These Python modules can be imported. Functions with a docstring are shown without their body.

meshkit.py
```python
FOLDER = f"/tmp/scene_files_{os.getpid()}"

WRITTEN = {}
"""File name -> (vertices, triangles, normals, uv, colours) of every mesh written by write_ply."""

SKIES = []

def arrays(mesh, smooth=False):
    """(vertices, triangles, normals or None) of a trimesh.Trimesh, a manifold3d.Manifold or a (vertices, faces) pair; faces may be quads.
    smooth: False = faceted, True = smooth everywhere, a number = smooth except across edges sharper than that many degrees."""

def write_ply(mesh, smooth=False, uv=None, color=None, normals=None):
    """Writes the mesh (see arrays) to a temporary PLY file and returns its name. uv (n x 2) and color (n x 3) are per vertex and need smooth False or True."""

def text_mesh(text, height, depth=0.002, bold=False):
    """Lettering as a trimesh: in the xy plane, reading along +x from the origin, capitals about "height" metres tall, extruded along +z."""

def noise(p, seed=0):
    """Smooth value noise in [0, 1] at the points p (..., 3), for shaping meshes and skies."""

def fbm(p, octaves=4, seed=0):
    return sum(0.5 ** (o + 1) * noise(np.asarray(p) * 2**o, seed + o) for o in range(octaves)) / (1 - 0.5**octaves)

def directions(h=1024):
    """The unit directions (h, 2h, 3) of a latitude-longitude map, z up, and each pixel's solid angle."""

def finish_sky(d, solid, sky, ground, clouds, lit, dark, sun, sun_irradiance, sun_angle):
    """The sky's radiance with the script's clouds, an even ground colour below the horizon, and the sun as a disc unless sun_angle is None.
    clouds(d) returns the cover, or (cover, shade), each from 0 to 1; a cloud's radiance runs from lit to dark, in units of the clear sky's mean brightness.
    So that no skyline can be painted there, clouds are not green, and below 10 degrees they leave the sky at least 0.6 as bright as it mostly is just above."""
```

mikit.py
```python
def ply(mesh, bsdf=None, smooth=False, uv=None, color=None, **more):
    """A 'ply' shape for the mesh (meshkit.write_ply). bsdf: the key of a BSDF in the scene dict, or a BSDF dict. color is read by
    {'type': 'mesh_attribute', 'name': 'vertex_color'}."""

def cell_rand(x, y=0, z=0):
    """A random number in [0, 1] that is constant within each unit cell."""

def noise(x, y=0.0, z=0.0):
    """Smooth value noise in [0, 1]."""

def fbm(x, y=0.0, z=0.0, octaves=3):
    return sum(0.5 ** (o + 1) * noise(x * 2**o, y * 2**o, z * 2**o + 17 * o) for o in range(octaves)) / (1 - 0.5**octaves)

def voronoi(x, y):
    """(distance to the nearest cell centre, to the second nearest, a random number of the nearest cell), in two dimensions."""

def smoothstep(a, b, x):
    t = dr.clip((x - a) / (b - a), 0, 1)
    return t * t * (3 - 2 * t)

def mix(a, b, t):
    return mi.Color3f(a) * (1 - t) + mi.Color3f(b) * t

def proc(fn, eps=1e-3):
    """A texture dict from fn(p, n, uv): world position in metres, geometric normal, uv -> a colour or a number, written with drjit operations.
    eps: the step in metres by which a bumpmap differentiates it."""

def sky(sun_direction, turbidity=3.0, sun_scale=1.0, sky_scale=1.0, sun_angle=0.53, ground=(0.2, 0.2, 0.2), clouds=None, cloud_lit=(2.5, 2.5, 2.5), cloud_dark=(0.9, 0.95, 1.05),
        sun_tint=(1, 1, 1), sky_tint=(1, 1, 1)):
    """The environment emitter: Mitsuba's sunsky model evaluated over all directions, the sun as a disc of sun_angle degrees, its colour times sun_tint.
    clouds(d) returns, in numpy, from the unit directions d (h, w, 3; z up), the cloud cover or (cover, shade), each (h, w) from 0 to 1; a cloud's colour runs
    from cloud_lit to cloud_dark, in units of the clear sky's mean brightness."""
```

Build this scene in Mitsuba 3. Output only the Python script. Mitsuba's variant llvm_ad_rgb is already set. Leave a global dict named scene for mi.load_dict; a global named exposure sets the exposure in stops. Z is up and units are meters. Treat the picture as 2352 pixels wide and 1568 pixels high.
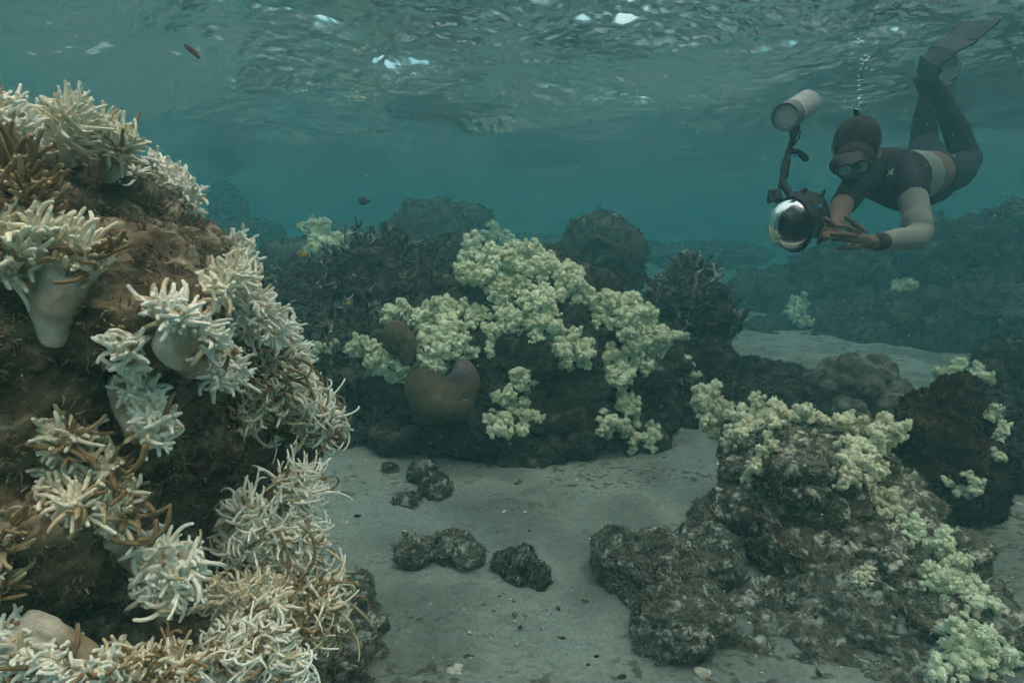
import math, numpy as np, trimesh, manifold3d as m3, mitsuba as mi, mikit, meshkit
import drjit as dr
from mikit import noise, fbm, smoothstep, mix, proc, voronoi
T = mi.ScalarTransform4f
scene, labels = {}, {}

# ------------------------------------------------------------------ camera, water body, sky, exposure
exposure = 1.66
CAM = np.array([0, 0, 1.0]); PITCH = math.radians(9.4); F = 1470.0      # pixels below are those of a 2352 x 1568 view
def ray(px, py):
    x, y = (px - 1176) / F, -(py - 784) / F
    return np.array([x, math.cos(PITCH) + y * math.sin(PITCH), -math.sin(PITCH) + y * math.cos(PITCH)])
def at(px, py, Y):
    r = ray(px, py); return CAM + r * (Y / r[1])
scene['sea_medium'] = {'type': 'homogeneous', 'albedo': {'type': 'rgb', 'value': [0.25, 0.68, 0.74]},
                       'sigma_t': {'type': 'rgb', 'value': [0.165, 0.130, 0.132]}, 'phase': {'type': 'hg', 'g': 0.80}}
scene['camera'] = {'type': 'perspective', 'fov': 2 * math.degrees(math.atan(1176 / F)), 'fov_axis': 'x', 'near_clip': 0.02, 'far_clip': 250.0,
                   'to_world': T().look_at(origin=CAM.tolist(), target=(CAM + ray(1176, 784)).tolist(), up=[0, 0, 1]),
                   'medium': {'type': 'ref', 'id': 'sea_medium'}}
scene['sky'] = mikit.sky((0.26, -0.45, 0.86), turbidity=3, sun_scale=0.3, sun_angle=44, clouds=lambda d: np.ones(d.shape[:2]), sky_tint=(1.27, 1.0, .93), sun_tint=(1.25, 1.0, .86))
scene['haze'] = {'type': 'cube', 'to_world': T().translate([0, 0, 0.55]).scale([120, 120, 1.95]), 'bsdf': {'type': 'null'},
                 'interior': {'type': 'ref', 'id': 'sea_medium'}}
labels['haze'] = {'kind': 'stuff', 'label': 'murky blue green sea water filling the whole scene'}

# ------------------------------------------------------------------ helpers
COUNT = {}
def numbered(name):
    n = COUNT.get(name, 0); COUNT[name] = n + 1
    return name if n == 0 else f'{name}_{n:03d}'
def thing(name, label, cat, group=None, kind=None):
    k = numbered(name)
    labels[k] = {'label': label, 'category': cat}
    if group: labels[k]['group'] = group
    if kind: labels[k]['kind'] = kind
    return k
def put(key, mesh, bsdf, smooth=True, color=None, **kw):
    scene[key] = mikit.ply(mesh, bsdf, smooth=smooth, color=color, **kw)
    return key
def part(parent, name, mesh, bsdf, smooth=True, color=None, kind=None, label=None):
    k = numbered(f'{parent}__{name}')
    put(k, mesh, bsdf, smooth, color)
    if kind or label:
        labels[k] = {a: b for a, b in (('kind', kind), ('label', label)) if b}
    return k
def tm(v, f): return trimesh.Trimesh(np.asarray(v, float), np.asarray(f, int), process=False)
def unit(v):
    v = np.asarray(v, float); return v / (np.linalg.norm(v, axis=-1, keepdims=True) + 1e-12)
def from_manifold(m):
    k = m.to_mesh(); return trimesh.Trimesh(np.asarray(k.vert_properties)[:, :3].astype(float), np.asarray(k.tri_verts), process=True)
def ellipsoid(c, r, seg=28):
    r = np.broadcast_to(np.asarray(r, float), (3,))
    return m3.Manifold.sphere(1.0, seg).scale(r.tolist()).translate(np.asarray(c, float).tolist())
def union(parts): return m3.Manifold.batch_boolean(parts, m3.OpType.Add)
def smoothed(man, edge, it=8):
    m = from_manifold(man.refine_to_length(edge))
    if it: trimesh.smoothing.filter_taubin(m, lamb=0.5, nu=0.52, iterations=it)
    return m
def chain(pts, rads, seg=14):
    """A limb through the points: the hull of each pair of spheres, joined."""
    out = []
    for i in range(len(pts) - 1):
        out.append(m3.Manifold.batch_hull([ellipsoid(pts[i], rads[i], seg), ellipsoid(pts[i + 1], rads[i + 1], seg)]))
    return out
def frame(n):
    n = unit(n); a = unit(np.cross(n, [0, 0, 1.0] if abs(n[2]) < 0.9 else [1.0, 0, 0])); return a, np.cross(n, a), n
def tube(pts, rads, sides=8, cap=True):
    p = np.asarray(pts, float); n = len(p)
    t = unit(np.gradient(p, axis=0))
    a = frame(t[0])[0]; A = []
    for i in range(n):
        a = unit(a - t[i] * np.dot(a, t[i])); A.append(a)
    A = np.array(A); B = np.cross(t, A)
    ang = np.arange(sides) * 2 * np.pi / sides
    v = (p[:, None] + np.asarray(rads)[:, None, None] * (np.cos(ang)[None, :, None] * A[:, None] + np.sin(ang)[None, :, None] * B[:, None])).reshape(-1, 3)
    i, j = np.meshgrid(np.arange(n - 1), np.arange(sides), indexing='ij')
    q = np.stack([i * sides + j, i * sides + (j + 1) % sides, (i + 1) * sides + (j + 1) % sides, (i + 1) * sides + j], -1).reshape(-1, 4)
    f = np.vstack([q[:, [0, 1, 2]], q[:, [0, 2, 3]]])
    if cap:
        v = np.vstack([v, p[:1], p[-1:]]); s = np.arange(sides); e = (n - 1) * sides
        f = np.vstack([f, np.stack([(s + 1) % sides, s, s * 0 + n * sides], 1), np.stack([e + s, e + (s + 1) % sides, s * 0 + n * sides + 1], 1)])
    return tm(v, f)
def cat(ms): return trimesh.util.concatenate(ms)
def hit(meshes, px, py):
    """(point, normal) where the sight line meets the rocks, or None."""
    d = unit(ray(px, py)); best = None
    for m in meshes:
        tri = m.triangles; e1, e2 = tri[:, 1] - tri[:, 0], tri[:, 2] - tri[:, 0]
        h = np.cross(d, e2); det = (e1 * h).sum(1); inv = 1 / np.where(abs(det) < 1e-12, 1e-12, det)
        s = CAM - tri[:, 0]; u = inv * (s * h).sum(1); q = np.cross(s, e1); v = inv * (q @ d); t = inv * (e2 * q).sum(1)
        ok = (u >= 0) & (v >= 0) & (u + v <= 1) & (t > 0.05)
        if ok.any():
            k = np.where(ok)[0][np.argmin(t[ok])]
            if best is None or t[k] < best[0]: best = (t[k], m, k)
    if best is None: return None
    t, m, k = best
    return CAM + d * t, m.face_normals[k]
def ridged(p, seed, octaves=5):
    out, amp, tot = 0, 1.0, 0
    for o in range(octaves):
        out = out + amp * (1 - np.abs(2 * meshkit.noise(p * 2 ** o + 3.7 * o, seed + o) - 1)); tot += amp; amp *= 0.55
    return out / tot
def rock_mesh(ells, edge, amp, scale, seed, it=6, fine=0.0, knolls=0):
    """Ellipsoids (centre, radii) joined, then made craggy."""
    if knolls:                                                        # smaller knolls and ledges over the big masses
        rng = np.random.default_rng(seed); first = union([ellipsoid(c, r) for c, r in ells]); p, n_ = sample(from_manifold(first), knolls, rng)
        ells = list(ells) + [(a - b * .02, np.array([1, .8, .6]) * rng.uniform(.06, .15)) for a, b in zip(p, n_)]
    m = smoothed(union([ellipsoid(c, r) for c, r in ells]), edge, it)
    v = m.vertices.copy(); n = np.array(m.vertex_normals)
    low = meshkit.fbm(v * scale * 0.5, 3, seed) - 0.5
    d = amp * ((ridged(v * scale, seed) - 0.62) * 1.6 + low * 1.3)
    if fine: d = d + fine * (ridged(v * scale * 7, seed + 9, 3) - 0.6) * 2
    return tm(v + n * d[:, None], m.faces)
def ell(px, py, Y, rx, rz, ry=None):
    """An ellipsoid given where it stands at distance Y, its half sizes in pixels there (ry in metres)."""
    s = Y / F; return at(px, py, Y), (rx * s, ry if ry else rx * s, rz * s)
def sample(mesh, n, rng, keep=None):
    a = mesh.area_faces; k = rng.choice(len(a), n, p=a / a.sum())
    u = rng.random((n, 2)); flip = u.sum(1) > 1; u[flip] = 1 - u[flip]
    t = mesh.triangles[k]; p = t[:, 0] + u[:, :1] * (t[:, 1] - t[:, 0]) + u[:, 1:] * (t[:, 2] - t[:, 0])
    n_ = mesh.face_normals[k]
    if keep is not None:
        ok = keep(p, n_); p, n_ = p[ok], n_[ok]
    return p, n_
def turf_mesh(p, n, rng, length, width, blades=4, spread=0.9, palette=((.16, .12, .06),), droop=0.0):
    """Tufts of short filaments: each blade a bent strip of three triangles; the colours vary from patch to patch."""
    P = np.repeat(p, blades, 0); N = np.repeat(n, blades, 0); k = len(P)
    d0 = unit(N + spread * rng.normal(size=(k, 3))); d1 = unit(d0 + 0.8 * rng.normal(size=(k, 3)) + [0, 0, -droop])
    L = length * rng.uniform(.5, 1.4, (k, 1)); w = unit(np.cross(d0, rng.normal(size=(k, 3)))) * width * rng.uniform(.6, 1.3, (k, 1))
    base = P - N * length * 0.15; mid = base + d0 * L * .6; tip = mid + d1 * L * .5
    v = np.stack([base - w, base + w, mid - w * .8, mid + w * .8, tip], 1).reshape(-1, 3)
    o = np.arange(k)[:, None] * 5
    f = np.concatenate([o + [0, 1, 3], o + [0, 3, 2], o + [2, 3, 4]], 0)
    pal = np.array(palette, float)
    h = np.clip(meshkit.fbm(P * 9, 3, 5) * 2.2 - .6, 0, .999) * (len(pal) - 1)
    i = h.astype(int); c = pal[i] * (1 - (h - i)[:, None]) + pal[np.minimum(i + 1, len(pal) - 1)] * (h - i)[:, None]
    c = np.clip(c * rng.uniform(.6, 1.45, (k, 1)), 0, 1)
    return tm(v, f), np.repeat(c, 5, 0)
def axis(lo, hi, d, end, g=1.12):
    a = list(np.arange(lo, hi, d)); s = d
    while a[-1] < end: s *= g; a.append(a[-1] + s)
    b, x, s = [], lo, d
    while x > -end: s *= g; x -= s; b.append(x)
    a[-1], b[-1] = min(a[-1], end), max(b[-1], -end)
    return np.array(b[::-1] + a)
def sheet(xs, ys, Z):
    X, Y = np.meshgrid(xs, ys); i = np.arange(X.size).reshape(X.shape)
    f = np.concatenate([np.stack([i[:-1, :-1], i[:-1, 1:], i[1:, 1:]], -1).reshape(-1, 3), np.stack([i[:-1, :-1], i[1:, 1:], i[1:, :-1]], -1).reshape(-1, 3)])
    return tm(np.stack([X, Y, Z], -1).reshape(-1, 3), f)

# ------------------------------------------------------------------ materials
def mat(name, fn, rough=0.85, bump=None, eps=2e-3, spec=0.2):
    b = {'type': 'principled', 'base_color': proc(fn) if callable(fn) else {'type': 'rgb', 'value': list(fn)}, 'roughness': rough, 'specular': spec}
    if bump: b = {'type': 'bumpmap', 'texture': proc(bump, eps), 'bsdf': b, 'scale': 1.0}
    scene[name] = {'type': 'twosided', 'bsdf': b}
def rock_look(dark, mid, pale, sc=1.0, dust=0.5):
    def fn(p, n, uv):
        a = fbm(p.x * 9 * sc, p.y * 9 * sc, p.z * 9 * sc, 4); b = fbm(p.x * 40 * sc + 5, p.y * 40 * sc, p.z * 40 * sc, 3)
        c = mix(dark, mid, smoothstep(.3, .65, a * .6 + b * .4))
        d = smoothstep(.48, .68, fbm(p.x * 22 * sc, p.y * 22 * sc + 3, p.z * 22 * sc, 4)) * (0.35 + 0.65 * smoothstep(-.1, .7, n.z)) * dust
        return mix(c, pale, d)
    return fn
def rock_bump(s, h): return lambda p, n, uv: h * fbm(p.x * s, p.y * s, p.z * s, 4)
mat('brown_rock', rock_look((.045, .034, .022), (.18, .14, .09), (.42, .36, .26), 1.6, .8), bump=rock_bump(90, .012))
mat('reef_stone', rock_look((.012, .012, .009), (.042, .040, .029), (.16, .155, .12), 1.0, .5), bump=rock_bump(60, .018))
mat('sandy_stone', rock_look((.028, .025, .018), (.16, .145, .11), (.48, .45, .37), 1.6, 1.25), bump=rock_bump(80, .022))
mat('silt_stone', rock_look((.04, .038, .03), (.15, .147, .12), (.29, .295, .255), 1.5, 1.5), bump=rock_bump(80, .022))
mat('far_stone', rock_look((.018, .018, .015), (.055, .055, .045), (.12, .125, .09), .5, .5))
scene['vertex_paint'] = {'type': 'twosided', 'bsdf': {'type': 'diffuse', 'reflectance': {'type': 'mesh_attribute', 'name': 'vertex_color'}}}
scene['coral_skin'] = {'type': 'twosided', 'bsdf': {'type': 'principled', 'base_color': {'type': 'mesh_attribute', 'name': 'vertex_color'}, 'roughness': 0.55, 'specular': 0.3}}
mat('coral_body', lambda p, n, uv: mix((.60, .56, .49), (.32, .25, .17), smoothstep(.36, .66, fbm(p.x * 22, p.y * 22, p.z * 12, 5))) * (0.85 + 0.3 * noise(p.x * 500, p.y * 500, p.z * 500)), .6)
def pale(a, b):
    return lambda p, n, uv: mix(a, b, smoothstep(.35, .7, fbm(p.x * 14, p.y * 14, p.z * 14, 3))) * (.82 + .36 * noise(p.x * 160, p.y * 160, p.z * 160))
mat('soft_coral_cream', pale((.70, .73, .55), (.55, .57, .39)), .75)
mat('soft_coral_white', pale((.73, .71, .53), (.56, .53, .37)), .75)
mat('soft_coral_stalk', (.40, .38, .28), .7)
def grain(p, n, uv):
    d = noise(p.x * 330, p.y * 330, p.z * 330)
    return mix(mix((.075, .058, .036), (.13, .105, .07), smoothstep(.4, .7, d * .5 + .5 * fbm(p.x * 30, p.y * 30, p.z * 30, 4))), (.12, .10, .135), .6 * smoothstep(-.285, -.225, p.x + .06 * noise(p.x * 30, p.y * 30, p.z * 30)) * smoothstep(.35, .42, p.z))
mat('massive_coral_skin', grain, .8, bump=lambda p, n, uv: .002 * noise(p.x * 330, p.y * 330, p.z * 330) + .02 * fbm(p.x * 25, p.y * 25, p.z * 25, 3), eps=1e-3)
mat('knob_coral_skin', rock_look((.06, .06, .048), (.15, .145, .11), (.25, .25, .2), 1.5, .5), bump=rock_bump(70, .012))

# ------------------------------------------------------------------ the setting: water surface and sand
def build_water():
    xs, ys = axis(-3.6, 3.9, .0115, 118, 1.14), axis(2.15, 5.6, .0115, 118, 1.09)
    X, Y = np.meshgrid(xs, ys); P = np.stack([X, Y, 0 * X], -1); rng = np.random.default_rng(3)
    patch = np.clip(meshkit.fbm(P * [1.0, 1.5, 1] + 7, 4, 5) * 3.2 - 1.05, 0.36, 2.2)
    near = np.clip(1 - (np.hypot(X, Y - 3.6) - 4.2) / 4, 0, 1); Z = np.zeros_like(X)
    for lam, amp, n, w, sp in ((2.4, .035, 6, 0, .5), (.95, .026, 9, .0, .5), (.42, .010, 14, .6, .45), (.17, .0062, 22, .8, .38), (.075, .0042, 26, .8, .36), (.042, .0022, 26, .8, .4)):
        for k in range(n):
            th = rng.normal(math.radians(74), sp); l = lam * rng.uniform(.7, 1.4); q = 2 * math.pi / l
            s = np.sin(q * (X * math.cos(th) + Y * math.sin(th)) + rng.uniform(0, 6.28) + 2.2 * meshkit.noise(P * .5 / lam, k))
            if .1 < lam < 1: s = 1 - 2 * np.sqrt(np.abs((1 - s) / 2))
            Z += -amp * (l / lam) / math.sqrt(n) * 1.4 * s * (1 - w + w * patch) * (near if lam < .3 else 1)
    for x, y, A, sx, sy, lean in ((-.66, 4.05, .125, .24, .20, .5), (-1.05, 3.45, .10, .24, .15, -.5), (.02, 2.72, .10, .26, .17, .3), (.95, 5.3, .07, .38, .16, -.5), (-1.5, 3.35, .06, .14, .12, 0), (.62, 2.75, .05, .3, .12, 0), (1.9, 2.95, .06, .4, .15, .2)):
        u, v = X - x, Y - y + lean * (X - x); r = np.exp(-(u / sx) ** 4) * np.exp(-(v / sy) ** 2); Z += r * .022 * meshkit.fbm(P * [16, 44, 1] + 5, 3, 41) + .85 * A * r * (.6 + .9 * meshkit.fbm(P * [7, 12, 1], 3, 77))
    far = np.clip(1 - (np.hypot(X, Y - 4) - 8) / 10, 0, 1)
    put('water', sheet(xs, ys, 2.0 + Z * far), 'sea_surface')
scene['sea_surface'] = {'type': 'bumpmap', 'texture': proc(lambda p, n, uv: (.007 + .012 * smoothstep(3.8, 6.0, p.y)) * fbm(p.x * 6 + 1.5 * p.y, p.y * 16, 0, 4), 4e-3), 'scale': 1.0, 'bsdf': {'type': 'dielectric', 'int_ior': 1.333, 'ext_ior': 1.0}}
build_water()
labels['water'] = {'kind': 'structure', 'label': 'rippled sea surface seen from below'}

def ground_z(x, y):
    p = np.stack([x, y, 0 * np.asarray(x)], -1)
    z = .07 * (meshkit.fbm(p * 1.1 + 3, 2, 1) - .5) + .034 * (meshkit.fbm(p * 5, 3, 2) - .5)
    for a, b, Y, w, h in DRIFTS:                                     # sand piled against the stones
        c = at(a, b, Y); z = z + h * np.exp(-(((x - c[0]) / (w * 1.5)) ** 2 + ((y - c[1]) / w) ** 2))
    return z
DRIFTS = ((1030, 1280, 1.88, .10, .014), (1200, 1325, 1.77, .07, .012), (930, 1165, 2.28, .08, .02), (1000, 1120, 2.4, .08, .02), (1520, 1340, 1.70, .20, .015), (1580, 1450, 1.47, .13, .012), (1100, 1420, 1.62, .10, .018), (1400, 1180, 2.2, .22, .03), (900, 1420, 1.6, .12, .02), (1250, 1110, 2.5, .3, .035))
def build_sand():
    xs, ys = axis(-1.0, 2.2, .0125, 118), axis(1.15, 3.6, .0125, 118)
    X, Y = np.meshgrid(xs, ys); P = np.stack([X, Y, 0 * X], -1)
    Z = ground_z(X, Y) + .017 * (ridged(P * [9, 17, 1], 4, 3) - .6) + .024 * (ridged(P * [3.2, 4.5, 1] + 2, 8, 3) - .6) + .014 * np.maximum(meshkit.fbm(P * 38, 2, 6) - .55, 0)
    m = sheet(xs, ys, Z); put('sand', m, 'sand_floor'); return m
def sand_look(p, n, uv):
    a = fbm(p.x * 5, p.y * 5, 0, 3); b = noise(p.x * 150, p.y * 150, 3)
    speck = smoothstep(.55, .70, fbm(p.x * 38, p.y * 56, 9, 5)) * smoothstep(.36, .62, fbm(p.x * 3, p.y * 4, 2, 4))
    c = mix((.14, .158, .14), (.235, .258, .232), smoothstep(.28, .62, a * .5 + .5 * fbm(p.x * 1.7, p.y * 2.4, 5, 3))) * (.86 + .28 * b)
    return mix(c, (.075, .07, .05), speck * .85)
mat('sand_floor', sand_look, .9, bump=lambda p, n, uv: (.020 * fbm(p.x * 45, p.y * 65, 0, 5) + .02 * fbm(p.x * 14, p.y * 26, 3, 3)), eps=3e-3)
SAND = build_sand()
labels['sand'] = {'kind': 'structure', 'label': 'pale rippled sand on the sea floor'}

# ------------------------------------------------------------------ rocks of the reef
BROWNS = ((.36, .285, .175), (.17, .125, .07), (.48, .40, .26), (.24, .15, .12), (.17, .135, .08), (.42, .35, .22), (.20, .115, .10))
OLIVES = ((.022, .020, .013), (.055, .05, .033), (.03, .025, .017), (.11, .10, .072))
SANDS = ((.09, .08, .058), (.29, .265, .20), (.045, .04, .03), (.42, .39, .31))
SILTS = ((.10, .095, .07), (.24, .235, .19), (.06, .055, .04), (.30, .295, .25))
def reef_rock(name, label, cat_, mesh, bsdf, turf=None, seed=0, keep=None):
    k = thing(name, label, cat_)
    put(k, mesh, bsdf)
    if turf:
        n, L, w, blades, pal = turf; rng = np.random.default_rng(seed)
        p, nn = sample(mesh, n, rng, keep or (lambda p, n: (n[:, 1] < .5) | (n[:, 2] > .2)))
        tmesh, col = turf_mesh(p, nn, rng, L, w, blades, palette=pal)
        part(k, 'turf', tmesh, 'vertex_paint', False, col, kind='stuff')
    return k
LEFT = rock_mesh([ell(60, 690, .98, 240, 300, .32), ell(200, 800, 1.05, 270, 350, .30), ell(345, 800, 1.20, 220, 330, .30), ell(480, 900, 1.35, 170, 290, .25),
                  ell(120, 1130, 1.02, 260, 260, .28), ell(420, 1250, 1.30, 190, 300, .26),
                  (np.array([-.85, 1.15, .12]), (.45, .42, .40)), (np.array([-.66, 1.42, .0]), (.24, .24, .15))], .016, .06, 7, 11, it=4, fine=.011, knolls=30)
reef_rock('reef_rock', 'tall brown rock mound covered in algae at the left edge, carrying the finger corals', 'rock', LEFT, 'brown_rock', (44000, .014, .0011, 3, BROWNS), 1)
CENTRE = rock_mesh([ell(1190, 860, 3.25, 300, 270, .5), ell(1330, 880, 3.3, 200, 215, .45), ell(1010, 890, 3.15, 190, 170, .4), ell(1420, 950, 3.25, 130, 130, .35),
                    ell(1200, 960, 3.05, 270, 110, .35)], .024, .12, 4.5, 21, it=3, fine=.018, knolls=46)
reef_rock('reef_rock', 'dark rock mound in the middle carrying pale green soft corals', 'rock', CENTRE, 'reef_stone', (16000, .022, .0025, 3, OLIVES), 2)
RIGHT = rock_mesh([ell(1840, 1090, 2.05, 130, 130, .25), ell(1985, 1130, 2.05, 110, 120, .22), ell(1740, 1190, 2.0, 90, 90, .2), ell(2080, 1290, 1.75, 120, 90, .22),
                   ell(2190, 1450, 1.55, 130, 110, .2), ell(1950, 1280, 1.85, 200, 90, .25)], .0135, .085, 8, 31, it=3, fine=.016, knolls=14)
reef_rock('reef_rock', 'craggy rock mound on the sand at right, crowned with pale corals', 'rock', RIGHT, 'sandy_stone', (15000, .014, .0016, 4, SANDS), 3)
RUBBLE = rock_mesh([ell(2010, 1510, 1.45, 330, 50, .22), ell(1800, 1500, 1.46, 190, 24, .2), ell(2050, 1420, 1.55, 200, 55, .2), ell(1760, 1400, 1.62, 90, 26, .14), ell(1700, 1490, 1.48, 90, 24, .12)], .0125, .075, 12, 41, it=4, fine=.013)
reef_rock('reef_rock', 'low rubble bank in the bottom right corner below the craggy mound', 'rubble', RUBBLE, 'silt_stone', (8000, .011, .0013, 4, SILTS), 4)
LOWER = rock_mesh([ell(825, 1515, 1.42, 65, 75, .16), ell(800, 1400, 1.60, 55, 60, .12), ell(720, 1520, 1.4, 90, 70, .16)], .0135, .06, 11, 43, it=4, fine=.014)
reef_rock('reef_rock', 'grey rubble slope at the foot of the tall left mound beside the sand', 'rubble', LOWER, 'silt_stone', (5000, .011, .0013, 4, SILTS), 5)
for i, (ells, lab) in enumerate((
        ([ell(1430, 1285, 1.76, 78, 62, .12), ell(1520, 1310, 1.70, 105, 74, .14), ell(1620, 1275, 1.78, 75, 55, .12), ell(1500, 1370, 1.62, 60, 42, .09)], 'broad lumpy craggy stone lying on the sand left of the craggy mound'),
        ([ell(1552, 1428, 1.47, 92, 80, .12), ell(1615, 1405, 1.5, 62, 60, .1)], 'rounded stone in the sand in front of the broad lumpy craggy stone'),
        ([ell(962, 1268, 1.87, 46, 21, .06), ell(1030, 1256, 1.9, 60, 27, .07), ell(1076, 1272, 1.85, 38, 23, .06)], 'long lumpy stone in the middle of the sand'),
        ([ell(1200, 1306, 1.77, 30, 38, .05), ell(1170, 1302, 1.8, 22, 22, .04), ell(1232, 1325, 1.75, 24, 18, .04)], 'small dark pointed stone right of the long lumpy stone'),
        ([ell(930, 1160, 2.28, 30, 22, .06)], 'small round stone in the sand nearest the tall left mound'),
        ([ell(1000, 1120, 2.4, 24, 30, .06), ell(975, 1090, 2.5, 30, 30, .06)], 'upright dark stone standing in the sand before the middle mound'),
        ([ell(895, 1090, 2.6, 22, 22, .06)], 'dim dark stone at the left end of the sand by the middle mound'),
        ([ell(1680, 1120, 2.3, 30, 30, .06)], 'smooth dark round stone at the left foot of the craggy mound'),
        ([ell(1640, 1190, 2.05, 50, 40, .1)], 'ragged stone leaning on the left foot of the craggy mound'),
        ([ell(1860, 1395, 1.62, 60, 35, .1)], 'sand dusted stone below the craggy mound'))):
    m = rock_mesh(ells, .008, .038, 17, 50 + i, it=2, fine=.012)
    reef_rock('stone', lab, 'stone', m, 'silt_stone' if i != 7 else 'reef_stone', (int(240 * m.area / .012), .010, .0014, 3, SILTS if i not in (3, 4, 5, 6) else OLIVES) if i != 7 else None, 60 + i)
FAR = {}
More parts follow.
